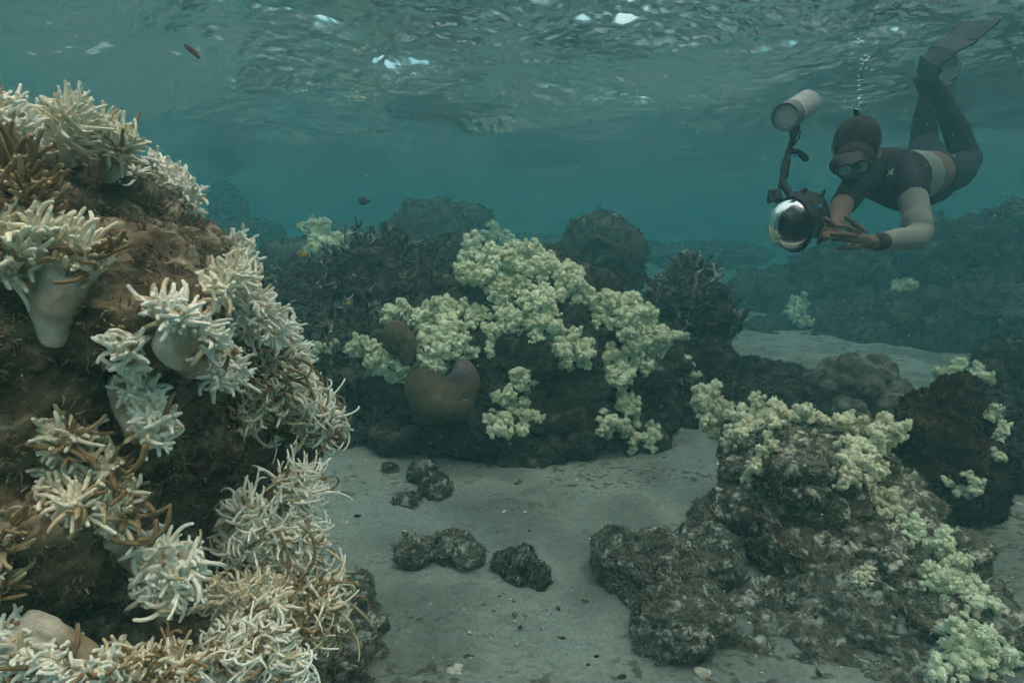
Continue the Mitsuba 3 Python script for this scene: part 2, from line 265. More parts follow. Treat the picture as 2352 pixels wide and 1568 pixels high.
for key, ells, lab, edge, amp, sc, nm, c_ in (
        ('a', [ell(985, 560, 7.6, 103, 100, .5), ell(945, 590, 7.4, 68, 70, .4), ell(1075, 530, 8.6, 50, 60, .4)], 'tall rounded coral head in the haze left of the middle', .05, .10, 4, 'coral_head', 'coral'),
        ('b', [ell(1380, 590, 5.0, 94, 94, .35), ell(1385, 640, 5.0, 84, 100, .3)], 'dark globe shaped coral head standing behind the middle mound', .03, .075, 9, 'coral_head', 'coral'),
        ('c', [ell(520, 500, 11, 36, 70, .4), ell(500, 540, 11, 75, 48, .6), ell(580, 545, 10.5, 60, 32, .6)], 'faint pointed coral head far off beside the tall left mound', .07, .14, 3, 'coral_head', 'coral'),
        ('d', [ell(700, 610, 6.0, 110, 60, .4), ell(620, 640, 6.0, 80, 60, .4), ell(760, 640, 5.8, 90, 60, .4)], 'dim rock ridge behind the left thicket where orange fish swim', .05, .10, 4, 'far_rock', 'rock'),
        ('e', [ell(1050, 590, 4.4, 75, 40, .3), ell(985, 610, 4.2, 50, 40, .25)], 'low brown rock between the tall coral head and the middle mound', .04, .07, 5, 'far_rock', 'rock'),
        ('f', [ell(1830, 765, 7.0, 120, 30, .6), ell(1990, 770, 6.6, 150, 45, .7), ell(2180, 770, 6.2, 170, 70, .7), ell(2400, 770, 5.8, 190, 120, .7), ell(1770, 680, 9.0, 80, 60, .8), ell(1930, 655, 8.6, 105, 90, .9), ell(2050, 670, 8.2, 100, 75, .9), ell(2190, 640, 7.8, 130, 125, 1.0),
               ell(2330, 665, 7.4, 115, 100, 1.0), ell(2450, 640, 6.6, 150, 190, 1.0)],
         'broad dark reef slope rising into the haze below the swimmer', .06, .34, 2.4, 'reef_wall', 'reef'),
        ('g', [ell(790, 545, 12.5, 70, 26, .7)], 'faint low reef on the horizon left of the tall coral head', .12, .15, 2.5, 'far_reef', 'reef'),
        ('m', [ell(1240, 568, 12.5, 150, 24, .8)], 'faint low reef on the horizon right of the tall coral head', .12, .15, 2.5, 'far_reef', 'reef'),
        ('n', [ell(1600, 585, 13, 170, 26, .9)], 'faint low reef on the horizon right of the globe shaped head', .12, .15, 2.5, 'far_reef', 'reef'),
        ('h', [ell(1560, 760, 4.1, 95, 130, .35), ell(1600, 880, 3.9, 75, 120, .35), ell(1500, 860, 3.8, 80, 130, .3)], 'dark rock carrying the right thicket behind the middle mound', .04, .09, 5, 'far_rock', 'rock'),
        ('i', [ell(860, 690, 3.9, 130, 120, .35), ell(740, 740, 3.8, 130, 110, .35), ell(800, 860, 3.4, 130, 140, .35), ell(960, 660, 4.0, 80, 70, .3), ell(800, 980, 3.15, 110, 80, .3)],
         'dark rock carrying the left thicket between the tall mound and the middle mound', .035, .09, 5, 'far_rock', 'rock'),
        ('j', [ell(1740, 880, 4.0, 140, 45, .3), ell(1640, 960, 3.4, 100, 60, .3), ell(1780, 940, 3.2, 80, 50, .25)], 'low dim rock bank between the middle mound and the boulder coral', .04, .08, 5, 'far_rock', 'rock'),
        ('k', [ell(2360, 930, 3.2, 90, 130, .3), ell(2260, 1030, 2.7, 110, 120, .3), ell(2330, 1120, 2.5, 60, 80, .2)], 'shaded rock at the right edge behind the dark brown coral', .03, .07, 6, 'far_rock', 'rock'),
        ('l', [ell(2370, 1290, 1.95, 50, 30, .15)], 'small dark stone cut off by the right edge on the sand', .02, .04, 9, 'far_rock', 'rock')):
    FAR[key] = rock_mesh(ells, edge, amp, sc, 100 + ord(key), it=3, fine=amp * .2, knolls=24 if key in 'hijk' else 50 if key in 'a' else 0)
    near = key in 'hijkl'
    n = int(FAR[key].area * (2600 if near else 420))
    reef_rock(nm, lab, c_, FAR[key], 'reef_stone' if near else 'far_stone', (n, .026 if near else .03, .004 if near else .009, 2, OLIVES), 70 + ord(key))

# boulder corals at right: knobbly domes
def knobby(ells, edge, cell, amp, seed):
    m = smoothed(union([ellipsoid(c, r) for c, r in ells]), edge, 6); v = np.array(m.vertices); n = np.array(m.vertex_normals)
    rng = np.random.default_rng(seed); p, _ = sample(m, 700, rng)
    cen = [p[0]]
    for q in p:
        if np.min(np.linalg.norm(np.array(cen) - q, axis=1)) > cell: cen.append(q)
    v = v + n * (.05 * (meshkit.fbm(v * 6, 2, seed) - .5))[:, None]; R = cell * rng.uniform(.45, .95, len(cen))
    D = np.linalg.norm(v[:, None] - np.array(cen)[None], axis=2) / R[None]; d = np.max(np.sqrt(np.clip(1 - D ** 2, 0, 1)) * (R / cell)[None], 1)
    return tm(v + n * (amp * d - amp * .5 + .016 * (ridged(v * 26, seed, 4) - .6))[:, None], m.faces)
k = thing('boulder_coral', 'grey dome shaped coral of rounded knobs standing behind the craggy mound', 'coral')
put(k, knobby([ell(1975, 900, 3.0, 112, 92, .2)], .011, .085, .055, 5), 'knob_coral_skin')
k = thing('boulder_coral', 'small grey knobbed coral in front of the large dome', 'coral')
put(k, knobby([ell(1955, 965, 2.6, 52, 48, .09)], .009, .06, .04, 6), 'knob_coral_skin')
k = thing('boulder_coral', 'small dull knobbed coral right of the large dome', 'coral')
put(k, knobby([ell(2060, 950, 2.75, 42, 42, .09)], .010, .06, .04, 7), 'knob_coral_skin')
k = thing('massive_coral', 'smooth brown heart shaped coral with a violet patch under the pale corals', 'coral')
hm = smoothed(m3.Manifold.batch_hull([ellipsoid(*ell(985, 895, 2.72, 60, 56, .11)), ellipsoid(*ell(1052, 880, 2.72, 50, 58, .10)), ellipsoid(*ell(1015, 922, 2.71, 82, 54, .125))]), .012, 10)
hv, hn = np.array(hm.vertices), np.array(hm.vertex_normals); notch = at(1013, 838, 2.64)
hv = hv + hn * (.05 * (meshkit.fbm(hv * 7, 3, 6) - .5) - .075 * np.exp(-((hv[:, 0] - notch[0]) / .045) ** 2 - ((hv[:, 2] - notch[2]) / .075) ** 2))[:, None]
put(k, tm(hv, hm.faces), 'massive_coral_skin')
k = thing('massive_coral', 'small smooth olive brown coral knob among the pale corals left of the mound', 'coral')
put(k, smoothed(union([ellipsoid(*ell(910, 775, 2.75, 34, 42, .07)), ellipsoid(*ell(935, 800, 2.75, 24, 45, .06))]), .012, 10), 'massive_coral_skin')

# dark red brown coral at right, drooping ragged lobes
DARK = rock_mesh([ell(2110, 1010, 2.2, 36, 46, .09), ell(2190, 905, 2.35, 34, 30, .08), ell(2275, 1080, 2.2, 30, 60, .08), ell(2170, 960, 2.3, 62, 70, .12), ell(2230, 990, 2.3, 60, 70, .12), ell(2150, 1060, 2.25, 65, 80, .12), ell(2215, 1100, 2.2, 75, 100, .14)], .014, .10, 8, 77, it=3, fine=.02)
mat('dark_brown_coral', rock_look((.012, .006, .004), (.045, .023, .013), (.09, .055, .03), 1.4, .6), bump=rock_bump(80, .012))
reef_rock('brown_coral', 'nearly black red brown ragged coral right of the craggy mound', 'coral', DARK, 'dark_brown_coral', (7000, .016, .0028, 3, ((.014, .008, .004), (.045, .026, .013), (.01, .006, .004))), 8)

# ------------------------------------------------------------------ branching thickets
def thicket(label, mesh, n, L, r, col, seed, keep, core=None):
    rng = np.random.default_rng(seed); p, nn = sample(mesh, n, rng, keep); k = thing('branching_coral', label, 'coral')
    ms = []
    for a, b in zip(p, nn):
        d = unit(b + .5 * rng.normal(size=3) + [0, 0, .5]); l = L * rng.uniform(.6, 1.3)
        q = a + d * l; ms.append(tube([a - d * .02, a + d * l * .5 + rng.normal(size=3) * l * .06, q], [r * 1.2, r, r * .6], 5, False))
        for _ in range(3):
            t = rng.uniform(.3, .9); e = unit(d + .9 * rng.normal(size=3)); s = a + d * l * t
            ms.append(tube([s, s + e * l * .3, s + e * l * .5 + d * l * .1], [r * .9, r * .75, r * .45], 4, False))
    if core is not None: ms.append(core)
    put(k, cat(ms), col)
mat('branch_skin', rock_look((.03, .027, .021), (.13, .115, .095), (.38, .34, .28), .6, 1.0))
thicket('dense brown grey branching coral thicket left of the middle mound', FAR['i'], 620, .085, .0085, 'branch_skin', 3, lambda p, n: ((n[:, 2] > -.1) & (n[:, 1] < .6)))
thicket('dim dark branching coral thicket behind the right shoulder of the middle mound', FAR['h'], 420, .085, .010, 'branch_skin', 4, lambda p, n: ((n[:, 2] > .0) & (n[:, 1] < .6) & (p[:, 2] > .4)))
thicket('small sprig of tan branching coral growing on the craggy mound', tm(*(lambda m: (m.vertices, m.faces))(from_manifold(ellipsoid(*ell(1885, 1165, 1.84, 36, 34, .035))))), 46, .028, .0032, 'sprig_skin', 5, lambda p, n: n[:, 1] < .3, from_manifold(ellipsoid(*ell(1885, 1165, 1.845, 34, 32, .033))))
mat('sprig_skin', (.30, .22, .12), .8)

# ------------------------------------------------------------------ finger corals on the left mound
CREAM, WHITE, TAN, BROWN = map(np.array, ((.86, .81, .66), (.88, .86, .77), (.46, .37, .235), (.23, .155, .08)))
def finger_mesh(p0, d0, L, r, rng, curl, pull, n=9):
    S = 7 if n > 7 else 5; ts = np.linspace(0, 1, n); d = unit(d0); ax = unit(np.cross(d, pull * rng.choice([-.6, 1.0]) + .7 * rng.normal(size=3))); wob = rng.uniform(-1.1, 1.1); p = np.array(p0, float); pts = [p.copy()]
    step = L / (n - 1); ang = curl / (n - 1)
    for i in range(n - 1):
        a = ang * (1 + wob * math.cos(3.6 * i / n)); d = unit(d * math.cos(a) + np.cross(ax, d) * math.sin(a) + .05 * rng.normal(size=3)); ax = unit(ax - d * np.dot(ax, d)); p = p + d * step; pts.append(p.copy())
    rad = r * (1.25 - .25 * np.minimum(ts * 4, 1) - .40 * ts) * (1 + .07 * rng.normal(size=n))
    pts = np.array(pts); tip = unit(pts[-1] - pts[-2])
    pts = np.vstack([pts, pts[-1] + tip * rad[-1] * .6, pts[-1] + tip * rad[-1] * .95]); rad = np.concatenate([rad, [rad[-1] * .78, rad[-1] * .35]])
    m = tube(pts, rad, S)
    t = np.concatenate([np.repeat(np.linspace(0, 1, len(pts)), S), [0, 1]])
    return m, t, pts
def finger_coral(label, Y, heads, L=60, r=6.2, density=1.0, brown=.1, brown_side=None, curl=(.2, 1.0), bias=(0, 0, .25), body=(), sink=.55, seed=0, base=CREAM, extra=()):
    """heads: (px, py, radius px) of the crown's lobes; body: the smooth stalk's; L, r: a finger's length and radius in pixels."""
    rng = np.random.default_rng(seed); k = thing('finger_coral', label, 'coral'); L *= 1.22 if r > 6.4 else 1.15; L *= 1.3 if curl[1] >= 1.6 else 1; r *= 1.10 if r > 6.4 else 1.02; density *= 1.12; brown *= .65 if brown < .9 else 1; curl = (curl[0] * 1.3, curl[1] * 1.75)
    cen, rad = [], []
    for px, py, R in heads:
        h = hit([LEFT, LOWER], px, py); y = Y
        if h is not None: y = max(min(h[0][1] - R * .40 * Y / F, Y + .06), Y - .3)
        cen.append(at(px, py, y)); rad.append(R * .70 * y / F)
    cen, rad = np.array(cen), np.array(rad); s = Y / F
    mans = [ellipsoid(c, q) for c, q in zip(cen, rad)]
    back = cen.mean(0) + np.array([-.05, .09, -.04]) + unit(cen.mean(0) - CAM) * rad.mean()
    for c, q in zip(cen, rad): mans += chain([c, back], [q * .8, rad.mean() * .6], 12)
    bp, br = [], []
    for x, y, q in body:
        near = cen[np.argmin([np.linalg.norm(at(x, y, c[1]) - c) for c in cen])]; yy = near[1] + q * s * .55; h = hit([LEFT], x, y)
        if h is not None: yy = min(yy, h[0][1] + q * s * sink)
        bp.append(at(x, y, yy)); br.append(q * s)
    if body:
        mans += chain(bp, br, 24) if len(bp) > 1 else [ellipsoid(bp[0], br[0])]
        for c, q in sorted(zip(cen, rad), key=lambda t: np.linalg.norm(t[0] - bp[0]))[:3]: mans += chain([bp[0], c], [br[0] * .92, q * .85], 20)
    bm = smoothed(union(mans), .008, 24)
    part(k, 'body', tm(bm.vertices + bm.vertex_normals * (.014 * (meshkit.fbm(bm.vertices * 18, 2, seed) - .5) + .006 * (ridged(bm.vertices * [70, 70, 22], seed, 2) - .6))[:, None], bm.faces), 'coral_body')
    pts, nor, small = [], [], []
    for i, (c, q) in enumerate(zip(cen, rad)):
        n = int(density * 4 * math.pi * q * q / (r * s * 2.15) ** 2 * .62); big = n; n = int(n * 2.4)
        j = np.arange(n) + .5; ph = np.arccos(1 - 2 * j / n); th = math.pi * (1 + 5 ** .5) * j + rng.uniform(0, 6)
        d = unit(np.stack([np.cos(th) * np.sin(ph), np.sin(th) * np.sin(ph), np.cos(ph)], -1) + .12 * rng.normal(size=(n, 3)))
        p = c + d * q; face = d @ unit(CAM - c)
        ok = face > -.3
        for a, b in zip(np.delete(cen, i, 0), np.delete(rad, i)): ok &= np.linalg.norm(p - a, axis=1) > b * .95
        for x, R in zip(bp, br): ok &= np.linalg.norm(p - x, axis=1) > R * 1.0
        w = np.where(ok)[0]; w = rng.permutation(w); m_ = int(round(len(w) * big / n))
        pts += list(p[w[:m_]]); nor += list(d[w[:m_]]); small += [(p[x], d[x]) for x in w[m_:]]
    side = None if brown_side is None else unit(np.array(brown_side, float))
    pull = np.array([.15, -.1, .5])
    stubs, stub_col = [], []
    for p, d, stub in [(p, d, False) for p, d in zip(pts, nor)] + [(p, d, True) for p, d in small]:
        b = brown if side is None else brown * smooth01(-.1, .6, float(np.dot(d, side)))
        isb = rng.random() < b; l = L * s * (rng.uniform(.3, .6) if stub else rng.uniform(.5, 1.2)) * (1.25 if isb else 1)
        m, t, path = finger_mesh(p - d * r * s * .6, d + np.array(bias) + 1.3 * (np.array([meshkit.fbm(p * 16 + o, 2, seed) for o in (0, 31.7, 77.3)]) - .5) + (.30 if stub else .18) * rng.normal(size=3), l, r * s * rng.uniform(.85, 1.15), rng, rng.uniform(*curl) * (.5 if stub else 1), pull, 6 if stub else 9)
        c0 = BROWN * rng.uniform(.75, 1.4) if isb else base * rng.uniform(.92, 1.05) * .86 + TAN * .14; c1 = TAN if isb and rng.random() < .4 else BROWN * 1.15 if isb else base * rng.uniform(.92, 1.08)
        if not isb and rng.random() < .07: c1 = TAN * 1.3
        if not stub and rng.random() < .25 and not isb:                       # a forked finger
            i = rng.integers(3, 6); e = unit(path[i + 1] - path[i] + 1.0 * rng.normal(size=3))
            m2, t2, _ = finger_mesh(path[i], e, l * .42, r * s * .78, rng, rng.uniform(*curl), pull, 6); t = np.concatenate([t, .5 + .5 * t2]); m = cat([m, m2])
        w = np.clip(t * 2.2, 0, 1)[:, None]; col = np.clip(c0 * (1 - w) + c1 * w, 0, 1)
        if stub: stubs.append(m); stub_col.append(col)
        else: part(k, 'finger', m, 'coral_skin', True, col)
    if stubs: part(k, 'short_fingers', cat(stubs), 'coral_skin', True, np.vstack(stub_col), kind='stuff')
    for path in extra:
        P = np.array([at(x, y, Y) for x, y in path]); u = np.linspace(0, 1, 12); P = np.stack([np.interp(u, np.linspace(0, 1, len(P)), P[:, i]) for i in range(3)], -1)
        for _ in range(3): P[1:-1] = (P[:-2] + P[1:-1] * 2 + P[2:]) / 4
        m = tube(P, r * s * np.append(np.linspace(1.1, .75, 11), .3), 7); part(k, 'finger', m, 'coral_skin', True, np.tile(BROWN * 1.2, (len(m.vertices), 1)))
    return k
def smooth01(a, b, x):
    t = min(max((x - a) / (b - a), 0), 1); return t * t * (3 - 2 * t)
FC = finger_coral
FC('white finger coral cut off by the left edge, topmost there', .80, [(5, 280, 58), (35, 310, 45), (15, 345, 48), (-40, 300, 60)], 42, 6.0, brown=.05, seed=1, base=WHITE)
FC('fan shaped white finger coral standing highest on the mound top', .92, [(135, 285, 42), (165, 275, 40), (120, 310, 32), (185, 305, 30), (150, 305, 40)], 52, 5.2, 1.25, brown=.0, curl=(.1, .6), bias=(.1, 0, .7), body=[(140, 325, 36), (135, 365, 28)], seed=2, base=CREAM)
FC('cream finger coral on a short stalk just right of the highest fan', .96, [(250, 320, 36), (280, 330, 34), (262, 345, 34)], 42, 5.0, 1.2, brown=.15, curl=(.1, .6), bias=(.1, 0, .6), body=[(255, 362, 30), (250, 395, 24)], seed=3)
FC('small white tuft between the two stalked finger corals on the mound top', .93, [(148, 378, 14)], 26, 4.5, seed=4)
FC('short fingered white coral hanging over the right shoulder of the mound top', 1.22, [(362, 385, 30), (385, 405, 34), (412, 430, 36), (432, 452, 32), (440, 480, 20)], 24, 5.2, 1.2, brown=.03, curl=(.1, .8), seed=5, base=WHITE)
FC('thin pale finger coral peeping out behind the mound top', 1.25, [(310, 400, 14)], 34, 3.4, .8, seed=6, base=WHITE)
FC('dark brown long fingered coral at the left edge below the topmost white one', .72, [(15, 400, 52), (55, 430, 50), (30, 460, 55), (80, 470, 30)], 70, 7.5, 1.0, brown=1, curl=(.2, .8), bias=(.35, 0, .6), seed=7)
FC('cream and brown coral at the left edge with upright tangled fingers', .70, [(15, 540, 62), (60, 560, 55), (20, 610, 50), (85, 530, 35)], 62, 7.5, 1.0, brown=.4, brown_side=(.2, .1, -.8), curl=(.2, 1.0), bias=(.1, 0, .6), seed=8)
FC('large coral with brown outer fingers and a smooth drooping white stalk', .74, [(150, 560, 52), (185, 575, 48), (165, 610, 48), (205, 615, 28)], 62, 7.2, 1.0, brown=.9, brown_side=(.3, .1, -.75), curl=(.2, .9), bias=(.2, 0, .35), body=[(138, 650, 60), (125, 705, 50), (120, 768, 30)], sink=-.35, seed=9)
FC('small white finger coral highest on the right flank of the mound', 1.22, [(545, 570, 32), (562, 592, 30), (550, 605, 26)], 30, 5.0, 1.2, brown=.03, bias=(.2, 0, .4), seed=10, base=WHITE)
FC('bushy white finger coral right below the small one on the right flank', 1.14, [(520, 640, 48), (555, 650, 42), (500, 670, 38), (540, 620, 34)], 34, 5.4, 1.1, brown=.08, brown_side=(-.9, 0, -.2), bias=(.1, 0, .35), seed=11, base=CREAM)
FC('broad white finger coral in the middle of the right flank', 1.12, [(530, 710, 40), (575, 705, 44), (610, 730, 40), (570, 750, 40), (632, 765, 30), (540, 740, 34)], 40, 5.2, 1.05, brown=.03, bias=(.25, 0, .3), body=[(590, 765, 34)], seed=12, base=WHITE)
FC('white finger coral with a bare smooth bulging stalk left of the broad white one', .98, [(372, 708, 38), (405, 725, 42), (445, 738, 38), (470, 775, 40), (505, 800, 36), (520, 840, 38), (500, 860, 34), (545, 870, 26)], 40, 6.0, 1.05, brown=.06, bias=(.1, -.1, .25), body=[(395, 785, 34), (425, 815, 36), (440, 840, 30)], sink=.8, seed=13, base=WHITE)
FC('tangled brown and cream coral with long curling fingers on the right flank', 1.16, [(600, 800, 36), (630, 840, 40), (610, 880, 42), (640, 900, 34), (590, 930, 38), (570, 955, 26)], 58, 4.8, 1.0, brown=.55, curl=(.5, 2.2), bias=(.2, -.1, -.1), seed=14)
FC('long white ridge of finger coral along the silhouette of the right flank', 1.30, [(645, 760, 32), (668, 800, 32), (680, 845, 32), (690, 890, 34), (700, 925, 30)], 38, 4.6, 1.1, brown=.03, bias=(.35, 0, .2), seed=15, base=WHITE)
FC('pale coral with thin curly tentacle tips low on the right flank', 1.22, [(705, 935, 36), (735, 960, 34), (750, 990, 26)], 60, 3.9, 1.1, brown=.45, brown_side=(.5, 0, -.5), curl=(.8, 2.8), bias=(.35, 0, -.2), body=[(690, 965, 34), (715, 1000, 26)], seed=16, base=WHITE)
FC('tiny white tuft under the curly coral low on the right flank', 1.2, [(632, 1010, 12)], 34, 3.4, .7, curl=(.8, 2), bias=(.5, 0, -.2), seed=17, base=WHITE)
FC('narrow white finger coral hanging down the middle of the mound', .79, [(290, 795, 38), (310, 835, 36), (300, 870, 36), (325, 905, 40), (340, 945, 40), (355, 985, 38), (365, 1010, 26), (385, 960, 26)], 40, 7.0, 1.05, brown=.05, bias=(.05, -.1, .2), body=[(278, 880, 28), (292, 940, 28), (320, 990, 26)], sink=.9, seed=18, base=WHITE, extra=([(335, 1020), (330, 1050), (305, 1080), (285, 1090)],))
FC('big cream finger coral with a brown right side low on the left of the mound', .78, [(140, 1010, 46), (175, 1040, 56), (150, 1090, 56), (200, 1100, 55), (130, 1140, 46), (180, 1160, 48), (250, 1080, 46), (285, 1140, 44), (270, 1190, 40)], 58, 7.2, 1.0, brown=.85, brown_side=(.8, .1, -.1), curl=(.2, 1.1), bias=(-.05, -.1, .1), seed=19, base=CREAM)
FC('cream coral with hooked fingers joined by a brown stalk to the big one', .80, [(365, 1280, 48), (400, 1300, 50), (420, 1330, 46), (380, 1350, 50), (420, 1290, 40), (350, 1320, 42)], 58, 7.0, 1.0, brown=.10, brown_side=(-.7, 0, .4), curl=(.6, 2.0), bias=(.15, -.1, 0), body=[(330, 1285, 34), (295, 1265, 36), (255, 1235, 34)], seed=20, base=WHITE,
   extra=([(320, 1240), (350, 1235), (385, 1215), (392, 1160)], [(260, 1240), (320, 1250), (360, 1235)], [(345, 1250), (360, 1220), (358, 1190)]))
FC('white thin fingered coral rising at the right of the low hollow', 1.0, [(560, 1180, 38), (590, 1200, 36), (570, 1240, 42), (550, 1260, 34)], 56, 4.9, 1.0, brown=.12, curl=(.5, 1.8), bias=(.1, -.1, .4), body=[(560, 1290, 34), (540, 1330, 30)], seed=21, base=WHITE)
FC('loose white coral with long trailing tentacles reaching over the sand', 1.12, [(655, 1110, 26), (685, 1120, 26), (690, 1150, 26)], 72, 3.9, 1.1, brown=.12, curl=(.3, 1.6), bias=(.7, -.1, .1), body=[(640, 1140, 30)], seed=22, base=WHITE, extra=([(700, 1190), (730, 1220), (750, 1240)],))
FC('dense white coral at the right rim of the mound with looping brown strands', 1.02, [(640, 1230, 42), (680, 1225, 42), (705, 1260, 40), (680, 1300, 44), (640, 1290, 42), (715, 1310, 34)], 50, 4.6, 1.1, brown=.12, curl=(.5, 2.2), bias=(.3, -.1, .2), seed=23, base=WHITE,
   extra=([(640, 1350), (670, 1310), (655, 1240), (630, 1220)], [(650, 1370), (690, 1330), (730, 1290), (720, 1220), (690, 1210)]))
FC('cream row of fingers on a tan ridge below the low hollow', .94, [(490, 1385, 38), (530, 1375, 38), (570, 1370, 40), (610, 1365, 40), (640, 1390, 38), (560, 1410, 36)], 46, 5.4, 1.0, brown=.2, brown_side=(0, 0, -.8), curl=(.4, 1.6), bias=(.1, -.1, .35), seed=24)
FC('brown coral with long coiled tentacles at the lower right rim of the mound', .98, [(700, 1390, 42), (740, 1375, 40), (735, 1420, 42), (690, 1430, 38)], 84, 4.6, 1.0, brown=.6, curl=(.9, 3.0), bias=(.35, -.1, -.05), seed=25)
FC('cream coral in the bottom left corner beside a smooth pale fold', .66, [(15, 1480, 56), (60, 1495, 52), (105, 1510, 50), (150, 1520, 52), (210, 1540, 56), (60, 1560, 60)], 52, 7.4, 1.0, brown=.25, curl=(.3, 1.2), bias=(.05, -.1, .35), body=[(70, 1425, 28), (130, 1448, 30), (200, 1500, 30)], sink=.95, seed=26, base=WHITE)
FC('tan coral with tall pale fingers in the middle of the bottom edge group', .74, [(290, 1530, 50), (340, 1540, 46), (375, 1520, 40), (420, 1540, 46)], 56, 6.4, 1.0, brown=.45, curl=(.3, 1.3), bias=(.05, -.1, .5), seed=27)
FC('white coral with loosely curled fingers at the bottom edge near the sand', .82, [(520, 1480, 42), (570, 1490, 44), (620, 1490, 44), (600, 1540, 50), (540, 1540, 46), (660, 1530, 40)], 70, 5.2, 1.0, brown=.15, curl=(.7, 2.4), bias=(.15, -.1, .2), seed=28, base=WHITE)
FC('brown finger coral at the left edge beside the big cream one', .66, [(5, 1210, 30), (15, 1250, 30), (0, 1340, 34)], 60, 7.0, .8, brown=.9, curl=(.2, 1), bias=(.3, 0, .4), seed=29)

# ------------------------------------------------------------------ bushy soft corals
def lobe_variant(seed):
    """A bushy lobe of about unit radius: lumps closely set with blunt polyp clusters."""
    rng = np.random.default_rng(seed); cen = [np.zeros(3)] + [unit(rng.normal(size=3) + [0, 0, .2]) * rng.uniform(.5, .92) for _ in range(12)]
    rad = [.5] + [rng.uniform(.22, .36) for _ in range(12)]
    ms = []
    for i, (c, q) in enumerate(zip(cen, rad)):
        m = trimesh.creation.icosphere(1, q * .92); m.apply_translation(c); ms.append(m)
        n = 15; j = np.arange(n) + .5; ph = np.arccos(1 - 2 * j / n); th = math.pi * (1 + 5 ** .5) * j + rng.uniform(0, 6)
        d = unit(np.stack([np.cos(th) * np.sin(ph), np.sin(th) * np.sin(ph), np.cos(ph)], -1) + .3 * rng.normal(size=(n, 3))); p = c + d * q * .75
        ok = (d @ unit(c + 1e-6) > -.5) if i else np.zeros(n, bool)
        for a, b in zip(p[ok], d[ok]):
            e = unit(b + .4 * rng.normal(size=3)); h = q * rng.uniform(.35, .65); w = rng.uniform(.05, .08)
            u, v_, w_ = frame(e); ring = [math.cos(t) * u + math.sin(t) * v_ for t in np.arange(4) * math.pi / 2]
            V = [a - e * .05 + x * w * .8 for x in ring] + [a + e * h * .7 + x * w * 1.2 for x in ring] + [a + e * h * 1.1]
            f = [[i, (i + 1) % 4, 4 + (i + 1) % 4] for i in range(4)] + [[i, 4 + (i + 1) % 4, 4 + i] for i in range(4)] + [[4 + i, 4 + (i + 1) % 4, 8] for i in range(4)]
            ms.append(tm(V, f))
    return mikit.ply(cat(ms), 'soft_coral_cream', smooth=50)
LOBES = [lobe_variant(900 + i) for i in range(7)]
def soft_coral(label, Y, lobes, rocks, bsdf='soft_coral_cream', seed=0, group=None):
    rng = np.random.default_rng(seed); k = thing('soft_coral', label, 'coral', group); pts = []
    for px, py, R in lobes:
        h = hit(rocks, px, py); y = Y if h is None else min(max(h[0][1] - R * .3 * Y / F, Y - .12 * Y), Y + .12 * Y)
        pts.append((at(px, py, y), R * y / F))
    stalk = []; back = [p + unit(p - CAM) * q * .62 for p, q in pts]
    for i, (b, (p, q)) in enumerate(zip(back, pts)):
        stalk.append(ellipsoid(b, q * .52, 12))
        if i:
            j = int(np.argmin([np.linalg.norm(b - c) for c in back[:i]])); stalk += chain([b, back[j]], [q * .34, q * .34], 8)
    part(k, 'stalk', from_manifold(union(stalk)), 'soft_coral_stalk', 40)
    more = [(p + unit(rng.normal(size=3) * [1.3, .6, 1.3] + [0, -.4, .1]) * q * rng.uniform(.7, 1.55), q * rng.uniform(.42, .75)) for p, q in pts for _ in range(4 if 'middle mound' in label else 2)]
    for p, q in pts + more:
        Q = trimesh.transformations.random_rotation_matrix(rng.random(3)); s = q * (1.42 if 'white' in bsdf else 1.34) * rng.uniform(.85, 1.1, 3)
        M = np.eye(4); M[:3, :3] = np.diag(s) @ Q[:3, :3]; M[:3, 3] = p
        d = dict(LOBES[rng.integers(len(LOBES))]); d['bsdf'] = {'type': 'ref', 'id': bsdf}; d['to_world'] = T(M.tolist())
        scene[numbered(f'{k}__lobe')] = d
SC = soft_coral; CR = [CENTRE]
SC('pale green soft coral at the upper left of the middle mound', 2.95, [(1065, 612, 24), (1090, 597, 27), (1120, 607, 28), (1150, 600, 26), (1085, 635, 24), (1125, 638, 27), (1155, 630, 24)], CR, seed=1)
SC('pale green soft coral on the very top of the middle mound', 3.1, [(1185, 585, 26), (1208, 600, 26), (1238, 598, 25), (1262, 612, 24), (1195, 618, 22), (1235, 622, 20)], CR, seed=2)
SC('pale soft coral along the crest right of the top of the middle mound', 3.1, [(1285, 628, 24), (1310, 640, 26), (1330, 662, 24), (1348, 684, 22), (1298, 655, 20)], CR, seed=3)
SC('thin looping soft coral left of the centre of the middle mound', 2.85, [(1150, 665, 20), (1175, 658, 20), (1200, 662, 16), (1145, 692, 18), (1160, 715, 15), (1180, 735, 15)], CR, seed=4)
SC('large pale soft coral in the centre of the middle mound', 2.8, [(1232, 680, 28), (1262, 672, 28), (1225, 708, 26), (1255, 715, 28), (1268, 747, 24), (1240, 748, 24), (1200, 735, 22), (1240, 770, 16), (1275, 770, 14)], CR, seed=5)
SC('tube like soft coral hanging down left of the central one', 2.72, [(1128, 752, 20), (1132, 778, 19), (1130, 800, 17), (1155, 745, 17), (1182, 742, 17)], CR, seed=6)
SC('small soft coral left of the looping one on the middle mound', 2.85, [(1080, 715, 18), (1092, 735, 18), (1105, 722, 14)], CR, seed=7)
SC('large upright soft coral over the heart shaped brown coral', 2.62, [(1000, 710, 27), (1022, 728, 28), (985, 738, 26), (1010, 765, 30), (1040, 772, 28), (985, 778, 24), (1066, 795, 24), (1082, 806, 18), (1012, 802, 26)], CR, seed=8)
SC('pale soft coral arching over the small olive coral knob', 2.72, [(905, 720, 18), (925, 715, 20), (950, 722, 20), (890, 735, 14)], CR, seed=9)
